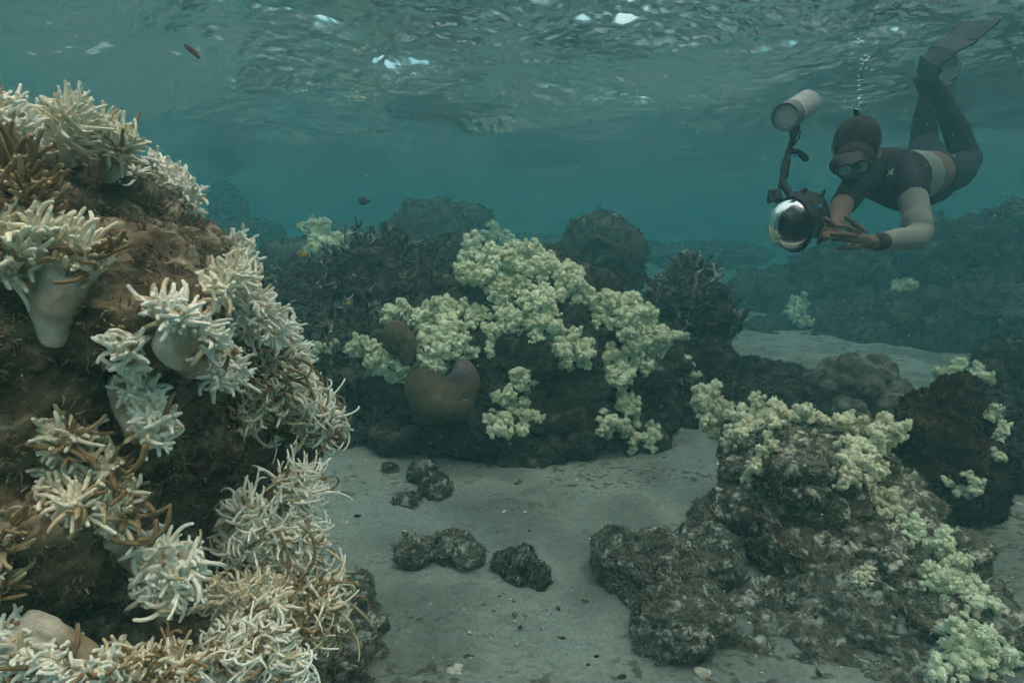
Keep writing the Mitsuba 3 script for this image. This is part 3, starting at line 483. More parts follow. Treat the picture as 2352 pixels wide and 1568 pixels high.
SC('small bright soft coral resting on the notch of the heart shaped coral', 2.56, [(980, 825, 20), (1003, 832, 22), (1015, 850, 19), (990, 850, 17)], CR, seed=10)
SC('bright soft coral left of the heart shaped coral', 2.62, [(888, 828, 24), (912, 838, 24), (932, 852, 18), (880, 852, 20), (906, 866, 15), (868, 845, 16)], CR, seed=11)
SC('ragged soft coral at the far left foot of the middle mound', 2.75, [(818, 782, 15), (835, 798, 16), (855, 812, 17), (812, 805, 12), (858, 835, 14)], CR, seed=12)
SC('star shaped soft coral alone right of the centre of the middle mound', 2.72, [(1280, 797, 20), (1305, 784, 22), (1332, 800, 20), (1310, 818, 24), (1288, 815, 18), (1330, 824, 17)], CR, seed=13)
SC('smallest soft coral tuft at the middle of the mound face', 2.62, [(1190, 862, 18), (1204, 880, 17), (1195, 893, 13)], CR, seed=14)
SC('soft coral drooping at the bottom left of the mound face', 2.6, [(1158, 912, 20), (1185, 925, 19), (1152, 955, 24), (1140, 985, 21), (1172, 962, 18), (1158, 990, 17)], CR, seed=15)
SC('small hooked soft coral right of the one drooping at the bottom left', 2.6, [(1210, 960, 15), (1232, 955, 12), (1203, 985, 14)], CR, seed=16)
SC('pale soft coral at the right shoulder of the middle mound', 3.05, [(1362, 698, 20), (1386, 706, 22), (1378, 730, 18), (1405, 692, 16)], CR, seed=17)
SC('largest spreading soft coral on the right flank of the middle mound', 2.95, [(1420, 706, 28), (1452, 718, 30), (1482, 738, 28), (1440, 755, 30), (1478, 772, 30), (1512, 772, 24), (1542, 775, 17), (1565, 768, 12), (1458, 798, 28), (1490, 815, 24), (1475, 842, 18), (1415, 740, 22), (1510, 800, 18)], CR, seed=18)
SC('soft coral hanging just below the largest spreading one', 2.72, [(1398, 812, 22), (1420, 832, 26), (1408, 858, 22), (1432, 868, 18), (1440, 850, 16)], CR, seed=19)
SC('narrow soft coral in the chain down the right edge of the mound', 2.66, [(1434, 905, 17), (1450, 928, 21), (1460, 950, 18), (1432, 930, 14)], CR, seed=20)
SC('lowest soft coral trailing to the sand at the right foot of the mound', 2.6, [(1400, 962, 22), (1425, 972, 22), (1448, 988, 19), (1393, 985, 13), (1458, 1010, 15), (1455, 1038, 12)], CR, seed=21)
SC('round soft coral tuft by itself at the right foot of the mound', 2.68, [(1492, 990, 19), (1500, 1008, 18), (1482, 1010, 14)], CR, seed=22)
SC('dim soft coral behind the right flank of the middle mound', 4.0, [(1562, 835, 20), (1570, 858, 18), (1555, 880, 12)], CR, seed=23)
RR = [RIGHT, RUBBLE]
SC('soft coral standing apart at the left end of the craggy mound', 2.25, [(1622, 918, 25), (1650, 930, 24), (1636, 962, 22), (1642, 985, 18), (1660, 950, 16)], RR, 'soft_coral_white', 31)
SC('broad soft coral spread over the left crest of the craggy mound', 2.15, [(1718, 962, 25), (1752, 948, 27), (1790, 950, 25), (1742, 980, 24), (1692, 1000, 19), (1668, 1020, 15), (1782, 975, 20), (1715, 990, 20)], RR, 'soft_coral_white', 32)
SC('small soft coral strip on the right crest of the craggy mound', 2.1, [(1840, 946, 18), (1865, 955, 19), (1888, 970, 15)], RR, 'soft_coral_white', 33)
SC('large cream soft coral on the right shoulder of the craggy mound', 1.98, [(1938, 982, 24), (1970, 988, 26), (2008, 988, 28), (2040, 990, 27), (2062, 988, 18), (1960, 1030, 28), (2000, 1030, 28), (2032, 1030, 22), (1950, 1066, 27), (1985, 1070, 26), (1935, 1092, 20), (1995, 1100, 20), (2020, 1085, 16)], RR, 'soft_coral_white', 34)
SC('thin line of pale lumps on the left ridge of the craggy mound', 2.0, [(1773, 1022, 13), (1758, 1038, 15), (1744, 1056, 14), (1730, 1078, 16), (1720, 1100, 13)], RR, 'soft_coral_white', 35)
SC('sand dusted soft coral lump below the large cream one', 1.86, [(2030, 1140, 22), (2055, 1152, 22), (2042, 1182, 20), (2065, 1180, 14)], RR, 'soft_coral_white', 36)
SC('dull soft coral tuft on the edge of the shade right of the craggy mound', 1.85, [(2092, 1202, 24), (2114, 1212, 20), (2090, 1230, 16)], RR, seed=37)
SC('little white soft coral low in the middle of the craggy mound', 1.7, [(1992, 1308, 13), (1985, 1328, 15), (1968, 1334, 12)], RR, 'soft_coral_white', 38)
SC('long soft coral descending the right side towards the dark sand', 1.62, [(2158, 1258, 28), (2184, 1278, 28), (2150, 1308, 27), (2198, 1318, 30), (2230, 1350, 28), (2252, 1388, 28), (2215, 1390, 26), (2170, 1352, 25), (2135, 1340, 18)], RR, 'soft_coral_cream', 39)
SC('biggest soft coral in the bottom right corner', 1.4, [(2205, 1458, 34), (2242, 1476, 36), (2282, 1500, 34), (2198, 1515, 36), (2245, 1540, 38), (2298, 1540, 30), (2158, 1545, 30), (2270, 1460, 24), (2320, 1510, 22)], RR, 'soft_coral_cream', 40)
RK = [FAR['k'], DARK]
SC('hazy bushy soft coral behind the dark brown coral', 3.0, [(2182, 862, 24), (2218, 862, 27), (2250, 860, 24), (2160, 888, 19), (2270, 885, 18), (2210, 890, 22)], RK, seed=41)
SC('dim upright soft coral right of the dark brown coral', 2.35, [(2282, 950, 17), (2290, 980, 17), (2294, 1010, 17), (2286, 1045, 15)], RK, seed=42)
SC('soft coral cut off by the right edge above the dark sand', 2.0, [(2325, 1172, 22), (2344, 1200, 20), (2316, 1200, 14)], RK, 'soft_coral_white', 43)
SC('dim soft coral at the lower right of the dark brown coral', 2.12, [(2185, 1110, 16), (2205, 1125, 16), (2228, 1095, 15), (2240, 1120, 15)], RK, seed=44)
RB = [FAR['d'], FAR['i'], FAR['e']]
SC('hazy pale soft coral highest behind the left thicket', 6.2, [(718, 530, 20), (745, 528, 22), (738, 555, 20), (725, 575, 18)], RB, seed=45)
SC('hazy pale soft coral beside the orange fish behind the left thicket', 5.6, [(768, 560, 22), (798, 570, 24), (780, 595, 23), (758, 620, 20), (810, 592, 18), (790, 618, 17)], RB, seed=46)
SC('flat hazy soft coral left of the globe shaped head', 7.0, [(1108, 548, 15), (1132, 543, 18), (1160, 548, 16), (1182, 558, 12)], RB, seed=47)
SC('little pale soft coral by the tall left mound', 3.2, [(735, 803, 16), (755, 798, 15), (722, 810, 12)], RB, seed=48)
for lab, px, py in (('faint pale soft coral patch on the reef slope under the swimmer elbow', 2070, 655), ('faint pale soft coral patch lowest on the reef slope', 1990, 735), ('faint pale soft coral patch on the reef slope below the camera', 1830, 690), ('faint pale soft coral patch rightmost on the reef slope', 2245, 690)):
    SC(lab, 7.6, [(px, py, 17), (px + 16, py + 12, 16), (px + 4, py + 30, 17), (px - 12, py + 18, 14), (px + 9, py + 46, 13)], [FAR['f']], seed=px)
# ------------------------------------------------------------------ the swimmer
mat('skin', lambda p, n, uv: mix((.19, .13, .10), (.14, .095, .072), noise(p.x * 30, p.y * 30, p.z * 30)), .6)
mat('neoprene', (.018, .020, .024), .7); mat('leggings', (.026, .032, .046), .8); mat('pale_shirt', (.22, .23, .21), .9)
mat('short_hair', lambda p, n, uv: mix((.022, .016, .012), (.055, .04, .03), noise(p.x * 400, p.y * 400, p.z * 400)), .8, bump=lambda p, n, uv: .002 * noise(p.x * 300, p.y * 300, p.z * 300))
mat('black_rubber', (.02, .02, .022), .5); mat('housing_black', (.022, .024, .026), .55); mat('strobe_grey', (.36, .37, .38), .5); mat('strobe_collar', (.14, .145, .15), .5); mat('lens_white', (.5, .5, .48), .35)
mat('blue_button', (.02, .25, .5), .4); mat('fin_rubber', (.03, .033, .04), .6); mat('watch_strap', (.05, .045, .04), .6); mat('emblem_print', (.38, .38, .35), .8); mat('logo_white', (.7, .7, .66), .8)
scene['dome_glass'] = {'type': 'thindielectric', 'int_ior': 1.7}
scene['glass'] = {'type': 'dielectric', 'int_ior': 1.0, 'ext_ior': 1.333}
scene['mask_pane'] = {'type': 'twosided', 'bsdf': {'type': 'principled', 'base_color': {'type': 'rgb', 'value': [.20, .23, .23]}, 'roughness': .12, 'specular': .6}}
YD = 2.45; SD = YD / F
def J(px, py, Y=YD): return at(px, py, Y)
def limb(pts, edge=.012, it=8, seg=22):
    P = [J(*p[:3]) for p in pts]; R = [p[3] * p[2] / F for p in pts]
    return chain(P, R, seg)
who = thing('person', 'snorkeller in dark wetsuit swimming towards us with legs bent up, holding an underwater camera', 'person')
arm_l = [(2088, 408, 2.50, 33), (2098, 465, 2.42, 27), (2112, 530, 2.34, 27), (2100, 548, 2.30, 26), (2060, 550, 2.22, 23), (2020, 556, 2.16, 18), (1998, 555, 2.13, 16)]
arm_r = [(1985, 400, 2.45, 34), (1955, 440, 2.36, 27), (1930, 480, 2.28, 24), (1922, 510, 2.22, 20), (1912, 530, 2.16, 16)]
palm = [(1990, 555, 2.11, 15), (1975, 548, 2.09, 15), (1970, 560, 2.09, 13)]
fingers = [[(1984, 535, 2.10, 9), (1973, 525, 2.08, 8), (1959, 511, 2.06, 6.6), (1944, 499, 2.05, 5)],
           [(1972, 536, 2.09, 8), (1962, 530, 2.07, 7), (1943, 520, 2.05, 6.2), (1923, 519, 2.055, 4.8)],
           [(1972, 545, 2.09, 8), (1960, 541, 2.06, 7), (1935, 537, 2.04, 6.2), (1911, 538, 2.05, 4.8)],
           [(1972, 554, 2.09, 8), (1960, 551, 2.065, 6.8), (1937, 549, 2.05, 6.0), (1914, 550, 2.06, 4.6)],
           [(1974, 562, 2.09, 8), (1965, 566, 2.075, 6.4), (1948, 569, 2.07, 5.4), (1925, 571, 2.07, 4.4)]]
grip = [[(1905, 532, 2.13, 12), (1895, 545, 2.10, 10)]] + [[(1906 - 3 * i, 522 + 8 * i, 2.13, 7), (1893 - 3 * i, 526 + 8 * i, 2.11, 6), (1886 - 2 * i, 534 + 8 * i, 2.12, 5)] for i in range(4)] + [[(1912, 520, 2.13, 8), (1903, 508, 2.11, 6.5), (1893, 502, 2.11, 5)]]
head = [ellipsoid(J(1968, 322, 2.44), (42 * SD, .085, 48 * SD), 36), ellipsoid(J(1962, 368, 2.38), (36 * SD, .062, 35 * SD), 30), ellipsoid(J(1957, 396, 2.36), (27 * SD, .045, 22 * SD), 24),
        ellipsoid(J(2011, 328, 2.46), (7 * SD, .016, 14 * SD), 16), ellipsoid(J(1926, 330, 2.46), (6 * SD, .014, 12 * SD), 16), ellipsoid(J(1952, 397, 2.315), (8 * SD, .014, 9 * SD), 14)]
body = head + limb([(1985, 365, 2.50, 32), (2010, 392, 2.56, 40)]) + limb([(2030, 400, 2.60, 58), (2085, 405, 2.75, 55), (2140, 400, 2.95, 50)]) + limb(arm_l) + limb(arm_r) + limb(palm)
body += limb([(2150, 400, 3.0, 44), (2190, 395, 3.05, 35), (2220, 368, 3.1, 27)]) + limb([(2220, 368, 3.1, 27), (2188, 280, 3.1, 21), (2150, 200, 3.1, 14), (2140, 182, 3.12, 15)])
body += limb([(2140, 390, 3.0, 40), (2122, 335, 3.3, 26)]) + limb([(2122, 335, 3.3, 26), (2124, 270, 3.3, 20), (2134, 205, 3.3, 14), (2136, 188, 3.3, 15)])
bm = smoothed(union(body), .010, 7)
hands = []
for fs in fingers + grip: hands += limb(fs, seg=12)
hm = smoothed(union(hands + limb(palm)), .0035, 5)
bm = smoothed(union([m3.Manifold(m3.Mesh(np.asarray(bm.vertices, np.float32), np.asarray(bm.faces, np.uint32))), m3.Manifold(m3.Mesh(np.asarray(hm.vertices, np.float32), np.asarray(hm.faces, np.uint32)))]), .02, 0)
put(who, bm, 'skin')
hz = J(1960, 372, 2.36); hn = unit(np.array([.06, .28, .96]))
hair = union([ellipsoid(J(1968, 322, 2.44), (43.5 * SD, .088, 49.5 * SD), 40), ellipsoid(J(1962, 366, 2.381), (37 * SD, .064, 36 * SD), 36)]).trim_by_plane(hn.tolist(), float(hz @ hn))
hm = smoothed(hair, .004, 4); part(who, 'hair', tm(hm.vertices + hm.vertex_normals * (.006 * meshkit.fbm(hm.vertices * 160, 2, 3))[:, None], hm.faces), 'short_hair')
vest = limb([(1988, 398, 2.45, 37), (1960, 436, 2.37, 31), (1938, 468, 2.31, 28)]) + limb([(2000, 385, 2.52, 40), (2035, 402, 2.60, 61), (2068, 408, 2.66, 60)]) + limb([(2080, 398, 2.54, 42), (2088, 420, 2.49, 39), (2093, 446, 2.455, 36)]) + limb([(2020, 420, 2.54, 40), (2062, 440, 2.55, 40), (2072, 455, 2.55, 30)])
part(who, 'wetsuit_top', smoothed(union(vest), .011, 8), 'neoprene')
part(who, 'pale_shirt', smoothed(union(limb([(2060, 408, 2.65, 58), (2095, 405, 2.78, 57), (2118, 402, 2.89, 51.5)])), .012, 6), 'pale_shirt')
part(who, 'sleeve', smoothed(union(limb([(2092, 436, 2.46, 31), (2099, 466, 2.42, 30), (2112, 530, 2.34, 29), (2100, 548, 2.30, 28)]) + limb([(2100, 548, 2.30, 28), (2060, 550, 2.22, 25), (2030, 555, 2.17, 20.5)])), .010, 6), 'pale_shirt')
part(who, 'cuff', smoothed(union(limb([(2105, 508, 2.36, 31.5), (2108, 516, 2.35, 31.5)])), .009, 3), 'pale_shirt')
legs = limb([(2138, 402, 2.95, 54), (2158, 402, 3.0, 48), (2195, 394, 3.05, 39), (2220, 368, 3.1, 30)]) + limb([(2220, 368, 3.1, 30), (2188, 280, 3.1, 24), (2150, 202, 3.1, 17)]) + limb([(2145, 420, 2.95, 45), (2128, 462, 2.88, 14)])
legs += limb([(2140, 390, 3.0, 44), (2122, 335, 3.3, 29)]) + limb([(2122, 335, 3.3, 29), (2124, 270, 3.3, 23), (2134, 207, 3.3, 17)])
part(who, 'leggings', smoothed(union(legs), .012, 8), 'leggings')
def fin(path, w, label=None):
    """A swim fin: a foot pocket that runs out into a broad thin blade with side ribs."""
    P = np.array([J(*p) for p in path]); out = []
    for i in range(len(P) - 1):
        hs = []
        for q, ww, th in ((P[i], w[i], .022 if i == 0 else .007), (P[i + 1], w[i + 1], .007)):
            d = unit(P[i + 1] - P[i]); s = unit(np.cross(d, [0.25, 1, .1])); s2 = unit(np.cross(s, d)); s = unit(s * .45 + s2 * .9)
            hs += [ellipsoid(q + s * ww, th, 10), ellipsoid(q - s * ww, th, 10)]
        out.append(m3.Manifold.batch_hull(hs))
    part(who, 'fin', smoothed(union(out), .015, 3), 'fin_rubber', label=label)
fin([(2138, 208, 3.1), (2124, 180, 3.05), (2138, 146, 3.0), (2170, 112, 2.98), (2205, 92, 2.98), (2250, 50, 2.98)], [.035, .05, .065, .075, .085, .095], 'dark swim fin curving up to the surface')
fin([(2140, 205, 3.34), (2172, 190, 3.42), (2180, 160, 3.5), (2172, 130, 3.55)], [.03, .045, .055, .06])
# mask: skirt, two lenses; snorkel rising behind the crown
mk = thing('diving_mask', 'black twin lens diving mask on the face of the snorkeller', 'mask')
f_n = unit(np.array([-.10, -.80, -.38])); fa = unit(np.cross(f_n, [0, 0, 1])); fb = np.cross(f_n, fa)
lens = [J(1937, 387, 2.285), J(1973, 379, 2.285)]
put(mk, smoothed(union([m3.Manifold.batch_hull([ellipsoid(c - f_n * .035, .036, 16) for c in lens] + [ellipsoid(c, .024, 16) for c in lens])] + chain([J(1953, 398, 2.30), J(1955, 380, 2.30)], [.016, .02])), .007, 4), 'black_rubber')
for c in lens:
    t = np.linspace(0, 2 * np.pi, 25); ring = np.array([c + f_n * .022 + .0265 * math.cos(a) * fa + .0235 * math.sin(a) * fb for a in t])
    part(mk, 'lens_rim', tube(ring, [.0045] * 25, 8, False), 'black_rubber')
    part(mk, 'lens', tm(np.vstack([[c + f_n * .024], ring[:-1] * .93 + (c + f_n * .022) * .07]), [[0, 1 + i, 1 + (i + 1) % 24] for i in range(24)]), 'mask_pane', False)
strap = [J(1925, 380, 2.33), J(1914, 350, 2.42), J(1912, 335, 2.5)]
part(mk, 'strap', tube(strap, [.006] * 3, 6), 'black_rubber')
part(mk, 'strap', tube([J(1990, 375, 2.33), J(2014, 352, 2.42), J(2019, 340, 2.5)], [.006] * 3, 6), 'black_rubber')
sn = thing('snorkel', 'dark snorkel tip sticking up behind the head of the snorkeller', 'snorkel')
put(sn, tube([J(1990, 330, 2.56), J(1978, 290, 2.56), J(1968, 262, 2.55), J(1963, 250, 2.54)], [.011, .012, .012, .006], 10), 'black_rubber')
lg = thing('chest_emblem', 'small white figure printed on the chest of the wetsuit', 'emblem')
lc = hit([scene_mesh for scene_mesh in [smoothed(union(vest), .02, 8)]], 2043, 397)[0] + np.array([0, -.006, 0]); em = []
for a, l in ((.9, .016), (2.4, .010), (3.9, .017), (5.5, .011), (0.1, .009)):
    em += chain([lc, lc + np.array([math.cos(a) * l, -.001, math.sin(a) * l])], [.0036, .0018], 8)
put(lg, from_manifold(union(em)), 'emblem_print', 40)
wt = thing('wrist_watch', 'dark dive watch on the wrist of the snorkeller', 'watch')
put(wt, smoothed(union(limb([(2026, 555, 2.163, 20.5), (2016, 556, 2.150, 20.5)])), .007, 2), 'watch_strap')
wp = J(2020, 549, 2.13); part(wt, 'dial', smoothed(union([ellipsoid(wp, (.022, .012, .02), 20)]), .005, 0), 'housing_black')
# camera in its housing
cm = thing('underwater_camera', 'black underwater camera housing with a glass dome port and one strobe on an arm', 'camera')
dn = unit(np.array([-.955, -.26, -.13])); da = unit(np.cross(dn, [0, 0, 1])); db = np.cross(da, dn)
hc = J(1848, 500, 2.12); S = 2.12 / F; dc = J(1822, 515, 2.06)
def off(px, py, y=0): return np.array([px * S, y, -py * S])
hull = [m3.Manifold.batch_hull([ellipsoid(dc + dn * -.012 + .074 * (math.cos(a) * da + math.sin(a) * db), .006, 10) for a in np.linspace(0, 2 * np.pi, 24, False)] + [ellipsoid(hc + off(10, -14, .05), .05, 18), ellipsoid(hc + off(22, 12, .05), .045, 18)]),
        m3.Manifold.batch_hull([ellipsoid(hc + off(-22, -45, .02), .018, 14), ellipsoid(hc + off(12, -54, .05), .015, 14), ellipsoid(hc + off(50, -42, .06), .018, 14), ellipsoid(hc + off(45, 25, .06), .03, 14), ellipsoid(hc, .05, 14)]),
        m3.Manifold.batch_hull([ellipsoid(hc + off(55, -30, .06), .022, 12), ellipsoid(hc + off(72, 18, .05), .014, 12), ellipsoid(hc + off(58, 38, .05), .014, 12), ellipsoid(hc + off(30, 10, .05), .04, 12)])]
put(cm, smoothed(union(hull), .007, 3), 'housing_black')
for (a, b, r0, r1) in (((48, -46, .04), (53, -62, .04), .006, .0045), ((-2, -56, .03), (6, -64, .03), .010, .007)):
    part(cm, 'lever' if a[0] > 0 else 'knob', from_manifold(union(chain([hc + off(*a), hc + off(*b)], [r0, r1], 12))), 'housing_black', 40)
for p_, r_ in (((28, -24, -.010), .0075), ((34, 4, -.006), .0085)):
    part(cm, 'button', from_manifold(ellipsoid(hc + off(*p_), r_, 16)), 'blue_button', label='blue button')
t = np.linspace(0, 2 * np.pi, 49); ring = lambda R, o: np.array([dc + dn * o + R * (math.cos(a) * da + math.sin(a) * db) for a in t])
part(cm, 'dome_ring', tube(ring(.084, 0), [.0062] * 49, 10, False), 'housing_black')
def lathe(prof, n=48):
    v = np.array([dc + dn * z + r * (math.cos(a) * da + math.sin(a) * db) for r, z in prof for a in t[:n]]); i, j = np.meshgrid(np.arange(len(prof) - 1), np.arange(n), indexing='ij')
    q = np.stack([i * n + j, i * n + (j + 1) % n, (i + 1) * n + (j + 1) % n, (i + 1) * n + j], -1).reshape(-1, 4); return tm(v, np.vstack([q[:, [0, 1, 2]], q[:, [0, 2, 3]]]))
dome = lathe([(.0805 * math.cos(a), .0805 * math.sin(a)) for a in np.linspace(0, math.pi / 2 - .001, 22)])
if np.dot(dome.face_normals[0], dome.triangles_center[0] - dc) < 0: dome.invert()
part(cm, 'dome_port', dome, 'glass')
part(cm, 'lens_hood', lathe([(.078, -.004), (.05, .0), (.048, .045), (.034, .048), (.028, .03), (.0005, .03)]), 'housing_black', 40)
# strobe arm and strobe
arm = [(1812, 447, 2.14, 8), (1798, 424, 2.17, 8), (1791, 428, 2.17, 7)]
part(cm, 'arm', from_manifold(union(limb([(1818, 452, 2.15, 9), (1798, 421, 2.18, 8)], seg=14))), 'housing_black', 40)
part(cm, 'arm', from_manifold(union(limb([(1794, 428, 2.18, 6.5), (1812, 345, 2.24, 7.5)], seg=14) + limb([(1800, 405, 2.2, 9), (1806, 370, 2.22, 9)], seg=14))), 'housing_black', 40)
part(cm, 'arm', from_manifold(union(limb([(1812, 345, 2.24, 6.5), (1824, 312, 2.26, 6)], seg=14))), 'housing_black', 40)
part(cm, 'clamp', from_manifold(union(limb([(1784, 442, 2.17, 9), (1787, 458, 2.16, 10)], seg=14) + limb([(1769, 440, 2.16, 5), (1768, 462, 2.15, 6)], seg=12) + limb([(1770, 460, 2.15, 4), (1786, 456, 2.15, 4)], seg=12))), 'housing_black', 40)
part(cm, 'clamp', from_manifold(union(limb([(1826, 292, 2.26, 11), (1822, 310, 2.26, 8)], seg=14) + limb([(1806, 296, 2.24, 3.5), (1812, 284, 2.24, 3.5)], seg=10))), 'housing_black', 40)
part(cm, 'arm', from_manifold(union(limb([(1812, 346, 2.24, 7), (1832, 349, 2.24, 7)], seg=14) + limb([(1834, 350, 2.24, 7), (1850, 364, 2.25, 7.5)], seg=14))), 'housing_black', 40)
def cable(pts, r=.0032):
    P = np.array([J(*p) for p in pts]); u = np.linspace(0, 1, 14); P = np.stack([np.interp(u, np.linspace(0, 1, len(P)), P[:, i]) for i in range(3)], -1)
    for _ in range(3): P[1:-1] = (P[:-2] + 2 * P[1:-1] + P[2:]) / 4
    return tube(P, [r] * 14, 6)
part(cm, 'cable', cable([(1838, 300, 2.25), (1836, 316, 2.25), (1824, 334, 2.24), (1814, 340, 2.23)]), 'housing_black')
part(cm, 'cable', cable([(1834, 352, 2.235), (1822, 362, 2.23), (1808, 376, 2.21)]), 'blue_button')
s0, s1 = J(1803, 270, 2.16), J(1855, 236, 2.32); sd = unit(s1 - s0); sa = frame(sd)[0]; sb = np.cross(sd, sa)
def drum(prof, n=40):
    a_ = np.arange(n) * 2 * np.pi / n; v = np.array([s0 + sd * z + r * (math.cos(q) * sa + math.sin(q) * sb) for z, r in prof for q in a_]); i, j = np.meshgrid(np.arange(len(prof) - 1), np.arange(n), indexing='ij')
    q = np.stack([i * n + j, i * n + (j + 1) % n, (i + 1) * n + (j + 1) % n, (i + 1) * n + j], -1).reshape(-1, 4); return tm(v, np.vstack([q[:, [0, 1, 2]], q[:, [0, 2, 3]]]))
LS = float(np.linalg.norm(s1 - s0)); RS = 29 * 2.22 / F
st = part(cm, 'strobe', drum([(.055, RS * .96), (.058, RS), (LS - .075, RS), (LS - .073, RS * .985), (LS - .070, RS), (LS - .006, RS), (LS, RS * .94), (LS, .0005)]), 'strobe_grey', 35)
part(st, 'collar', drum([(.012, RS * .86), (0, RS * .93), (0, RS * 1.03), (.052, RS * 1.03), (.055, RS * .95)]), 'strobe_collar', 35)
part(st, 'front_glass', drum([(.012, .0005), (.008, RS * .45), (.012, RS * .87)]), 'lens_white', 35)

# ------------------------------------------------------------------ bubbles, fish, drifting things
mat('sponge_skin', (.16, .10, .08), .8); mat('fish_orange', (.55, .27, .03), .5); mat('fish_dark', (.05, .05, .05), .5); mat('fish_yellow', (.50, .40, .05), .5); mat('leaf_red', (.15, .06, .04), .7)
rng = np.random.default_rng(12)
spots = [(1966, 251, 2.6), (1971, 245, 2.4), (1973, 238, 3.2), (1974, 228, 3.8), (1978, 220, 2.2), (1974, 208, 3.0), (1976, 198, 2.2), (1974, 186, 2.6), (1980, 185, 2.2), (1972, 176, 2.0), (1978, 160, 2.0), (1990, 158, 2.2), (2003, 162, 2.4), (2022, 166, 1.8),
         (1980, 148, 2.4), (1985, 142, 3.2), (1992, 138, 2.6), (1978, 138, 2.8), (1988, 130, 2.2), (1996, 132, 2.4), (1984, 128, 2.0), (2000, 140, 1.8), (1972, 92, 3.0), (1966, 98, 3.0), (1978, 96, 2.6), (1973, 100, 2.4)]
ORD = 'lowest,second,third,fourth,fifth,sixth,seventh,eighth,ninth,tenth,eleventh,twelfth,thirteenth,fourteenth,fifteenth,sixteenth,seventeenth,eighteenth,nineteenth,twentieth,twenty-first,twenty-second,twenty-third,twenty-fourth,twenty-fifth,topmost'.split(',')
for o, (px, py, r) in zip(ORD, sorted(spots, key=lambda q: -q[1])):
    k = thing('bubble', f'silvery air bubble, {o} of the string rising from the snorkel tip', 'bubble', 'air bubbles rising from the snorkel')
    c = J(px + rng.normal() * 1.5, py, 2.50 + rng.normal() * .02); m = trimesh.creation.icosphere(2, r * SD * 1.05); m.apply_scale([1.3, 1.2, .8]); m.apply_translation(c); put(k, m, 'glass')
def fish(label, px, py, Y, length, face, bsdf, tilt=0.0, deep=.5):
    k = thing('fish', label, 'fish'); L = length * Y / F; c = at(px, py, Y); n = 14; u = np.linspace(0, 1, n)
    h = deep * L * np.sin(np.pi * np.clip(u * .93 + .03, 0, 1)) ** .8 * .5 + .01 * L; w = h * .38; a = np.arange(12) * 2 * np.pi / 12
    v = np.array([[(x - .5) * L * .8, math.cos(q) * ww, math.sin(q) * hh] for x, hh, ww in zip(u, h, w) for q in a]); i, j = np.meshgrid(np.arange(n - 1), np.arange(12), indexing='ij')
    q = np.stack([i * 12 + j, i * 12 + (j + 1) % 12, (i + 1) * 12 + (j + 1) % 12, (i + 1) * 12 + j], -1).reshape(-1, 4)
    R = trimesh.transformations.euler_matrix(0, -tilt, math.radians(face)); R[:3, 3] = c
    def flat(pts):
        pts = np.array(pts) * L; t_ = .012 * L; V = np.vstack([np.stack([pts[:, 0], pts[:, 0] * 0 - t_, pts[:, 1]], 1), np.stack([pts[:, 0], pts[:, 0] * 0 + t_, pts[:, 1]], 1)]); m_ = len(pts)
        return tm(V, [[0, i + 1, i + 2] for i in range(m_ - 2)] + [[m_, m_ + i + 2, m_ + i + 1] for i in range(m_ - 2)] + [[i, (i + 1) % m_, m_ + i] for i in range(m_)] + [[(i + 1) % m_, m_ + (i + 1) % m_, m_ + i] for i in range(m_)])
    for nm, m, sm in (('body', tm(v, np.vstack([q[:, [0, 1, 2]], q[:, [0, 2, 3]]])), True), ('tail', flat([(.36, .03), (.58, .17), (.54, 0), (.58, -.17), (.36, -.03)]), False), ('dorsal_fin', flat([(-.2, deep * .42), (-.05, deep * .42 + .11), (.22, deep * .3 + .1), (.25, deep * .22)]), False)):
        m.apply_transform(R); part(k, nm, m, bsdf, sm)
fish('orange fish nearest the pale soft coral above the left thicket', 692, 585, 4.2, 34, 10, 'fish_orange')
fish('small orange fish facing the hazy soft coral right of the larger orange one', 755, 601, 4.4, 22, 200, 'fish_orange', .3)
fish('dim orange fish low over the dark ridge close to the tall left mound', 626, 636, 4.2, 22, 20, 'fish_orange')
fish('faint orange fish above the other orange ones by the tall left mound', 715, 565, 4.8, 18, 170, 'fish_orange')
fish('tiny yellow fish in the left thicket', 799, 696, 3.2, 12, 30, 'fish_yellow')
fish('dull orange fish in the gap between the curly coral and the sand', 741, 1098, 1.9, 34, 160, 'fish_orange', -.2, .35)
fish('dark grey fish alone in open water left of the tall coral head', 834, 462, 4.6, 30, 12, 'fish_dark', 0, .62)
fish('small black fish on the sand at the left foot of the craggy mound', 1660, 1249, 1.85, 30, 10, 'fish_dark', 0, .55)
k = thing('drifting_leaf', 'small reddish leaf drifting below the surface at upper left', 'leaf')
lp = [at(x, y, 1.6) for x, y in ((426, 106), (436, 113), (445, 121), (456, 132))]
put(k, from_manifold(union([m3.Manifold.batch_hull([ellipsoid(lp[i] + [0, 0, .001], (.004 if i in (0, 3) else .008, .0015, .004), 8), ellipsoid(lp[i + 1], (.004 if i == 2 else .008, .0015, .004), 8)]) for i in range(3)])), 'leaf_red', 40)
k = thing('shell', 'black rounded shell wedged at the left side of the craggy mound', 'shell')
h = hit([RIGHT], 1716, 1195); put(k, smoothed(union([ellipsoid((h[0] if h else at(1716, 1195, 1.85)) + [0, -.008, 0], (.026, .016, .040), 24)]), .006, 0), 'fish_dark')
k = thing('tube_sponge', 'brownish flared tube sponge hanging in the dark hollow of the tall left mound', 'sponge')
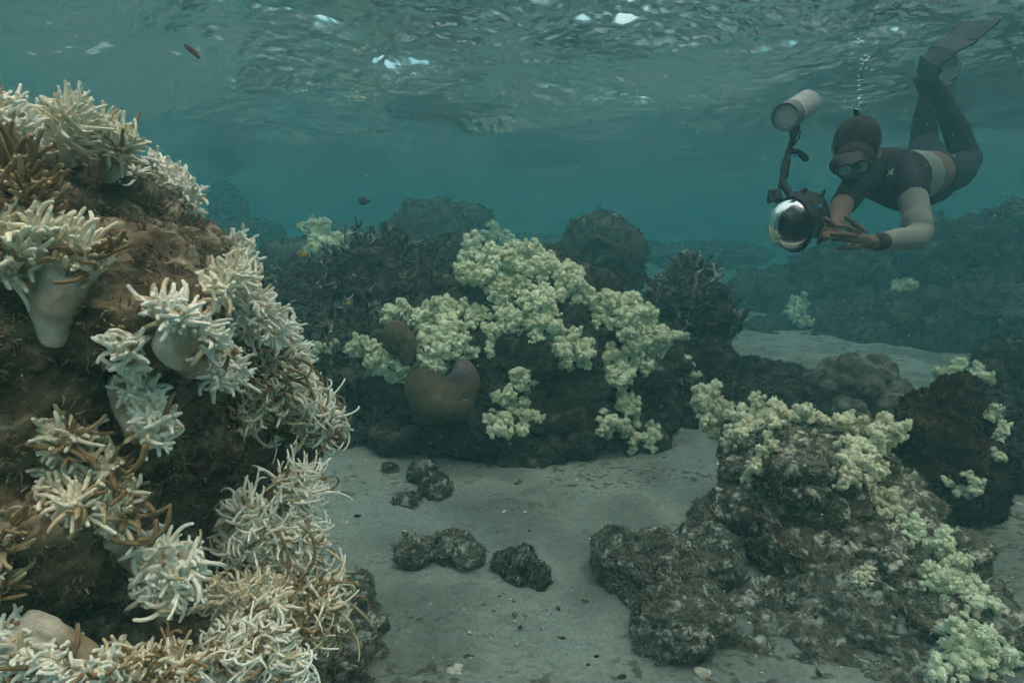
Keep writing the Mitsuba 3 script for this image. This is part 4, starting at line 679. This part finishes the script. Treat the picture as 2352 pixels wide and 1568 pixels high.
h = hit([LEFT], 440, 1070); y0 = (h[0][1] if h else 1.1) - .03
put(k, tube([at(418, 1040, y0 + .03), at(430, 1062, y0), at(445, 1078, y0 - .01), at(468, 1084, y0 - .02)], [.006, .006, .008, .012], 12, False), 'sponge_skin')
# loose bits on the sand and specks in the water
def bits(n, size, rng, region, lift):
    x = rng.uniform(region[0], region[1], n * 3); y = rng.uniform(region[2], region[3], n * 3)
    w = meshkit.fbm(np.stack([x * 3, y * 4, 0 * x], -1), 3, 8); ok = np.argsort(-(w + .12 * rng.normal(size=len(x))))[:n]; x, y = x[ok], y[ok]
    out = []; z = ground_z(x, y)
    for a, b, c in zip(x, y, z):
        m = trimesh.creation.icosahedron(); m.vertices *= size * min(.35 + .45 * rng.pareto(2.2), 4.5) * np.array([rng.uniform(.6, 1.6), rng.uniform(.6, 1.4), rng.uniform(.3, .8)]) * rng.uniform(.7, 1.3, (12, 1))
        m.apply_transform(trimesh.transformations.rotation_matrix(rng.uniform(0, 6.28), [0, 0, 1])); m.apply_translation([a, b, c + lift]); out.append(m)
    return cat(out)
k = thing('rubble_bits', 'scattered dark bits of coral rubble and weed on the sand', 'rubble', kind='stuff')
put(k, bits(2200, .0042, np.random.default_rng(5), (-.7, 1.9, 1.25, 3.0), .003), 'sandy_stone', False)
k = thing('shell_grit', 'tiny white shell fragments strewn over the sand', 'grit', kind='stuff')
put(k, bits(350, .0032, np.random.default_rng(6), (-.6, 1.7, 1.25, 2.8), .004), 'logo_white', False)
rng = np.random.default_rng(9); ms = []
for _ in range(900):
    Y = rng.uniform(.35, 2.6); m = trimesh.creation.icosphere(0, rng.uniform(.0004, .0011) * (.4 + Y * .45)); m.apply_translation(at(rng.uniform(-50, 2400), rng.uniform(100, 1500), Y)); ms.append(m)
k = thing('marine_snow', 'tiny pale specks drifting all through the water', 'specks', kind='stuff'); put(k, cat(ms), 'logo_white', False)
print(len(scene), 'entries', sum(len(v[1]) for v in meshkit.WRITTEN.values()) / 1e6, 'M triangles written')
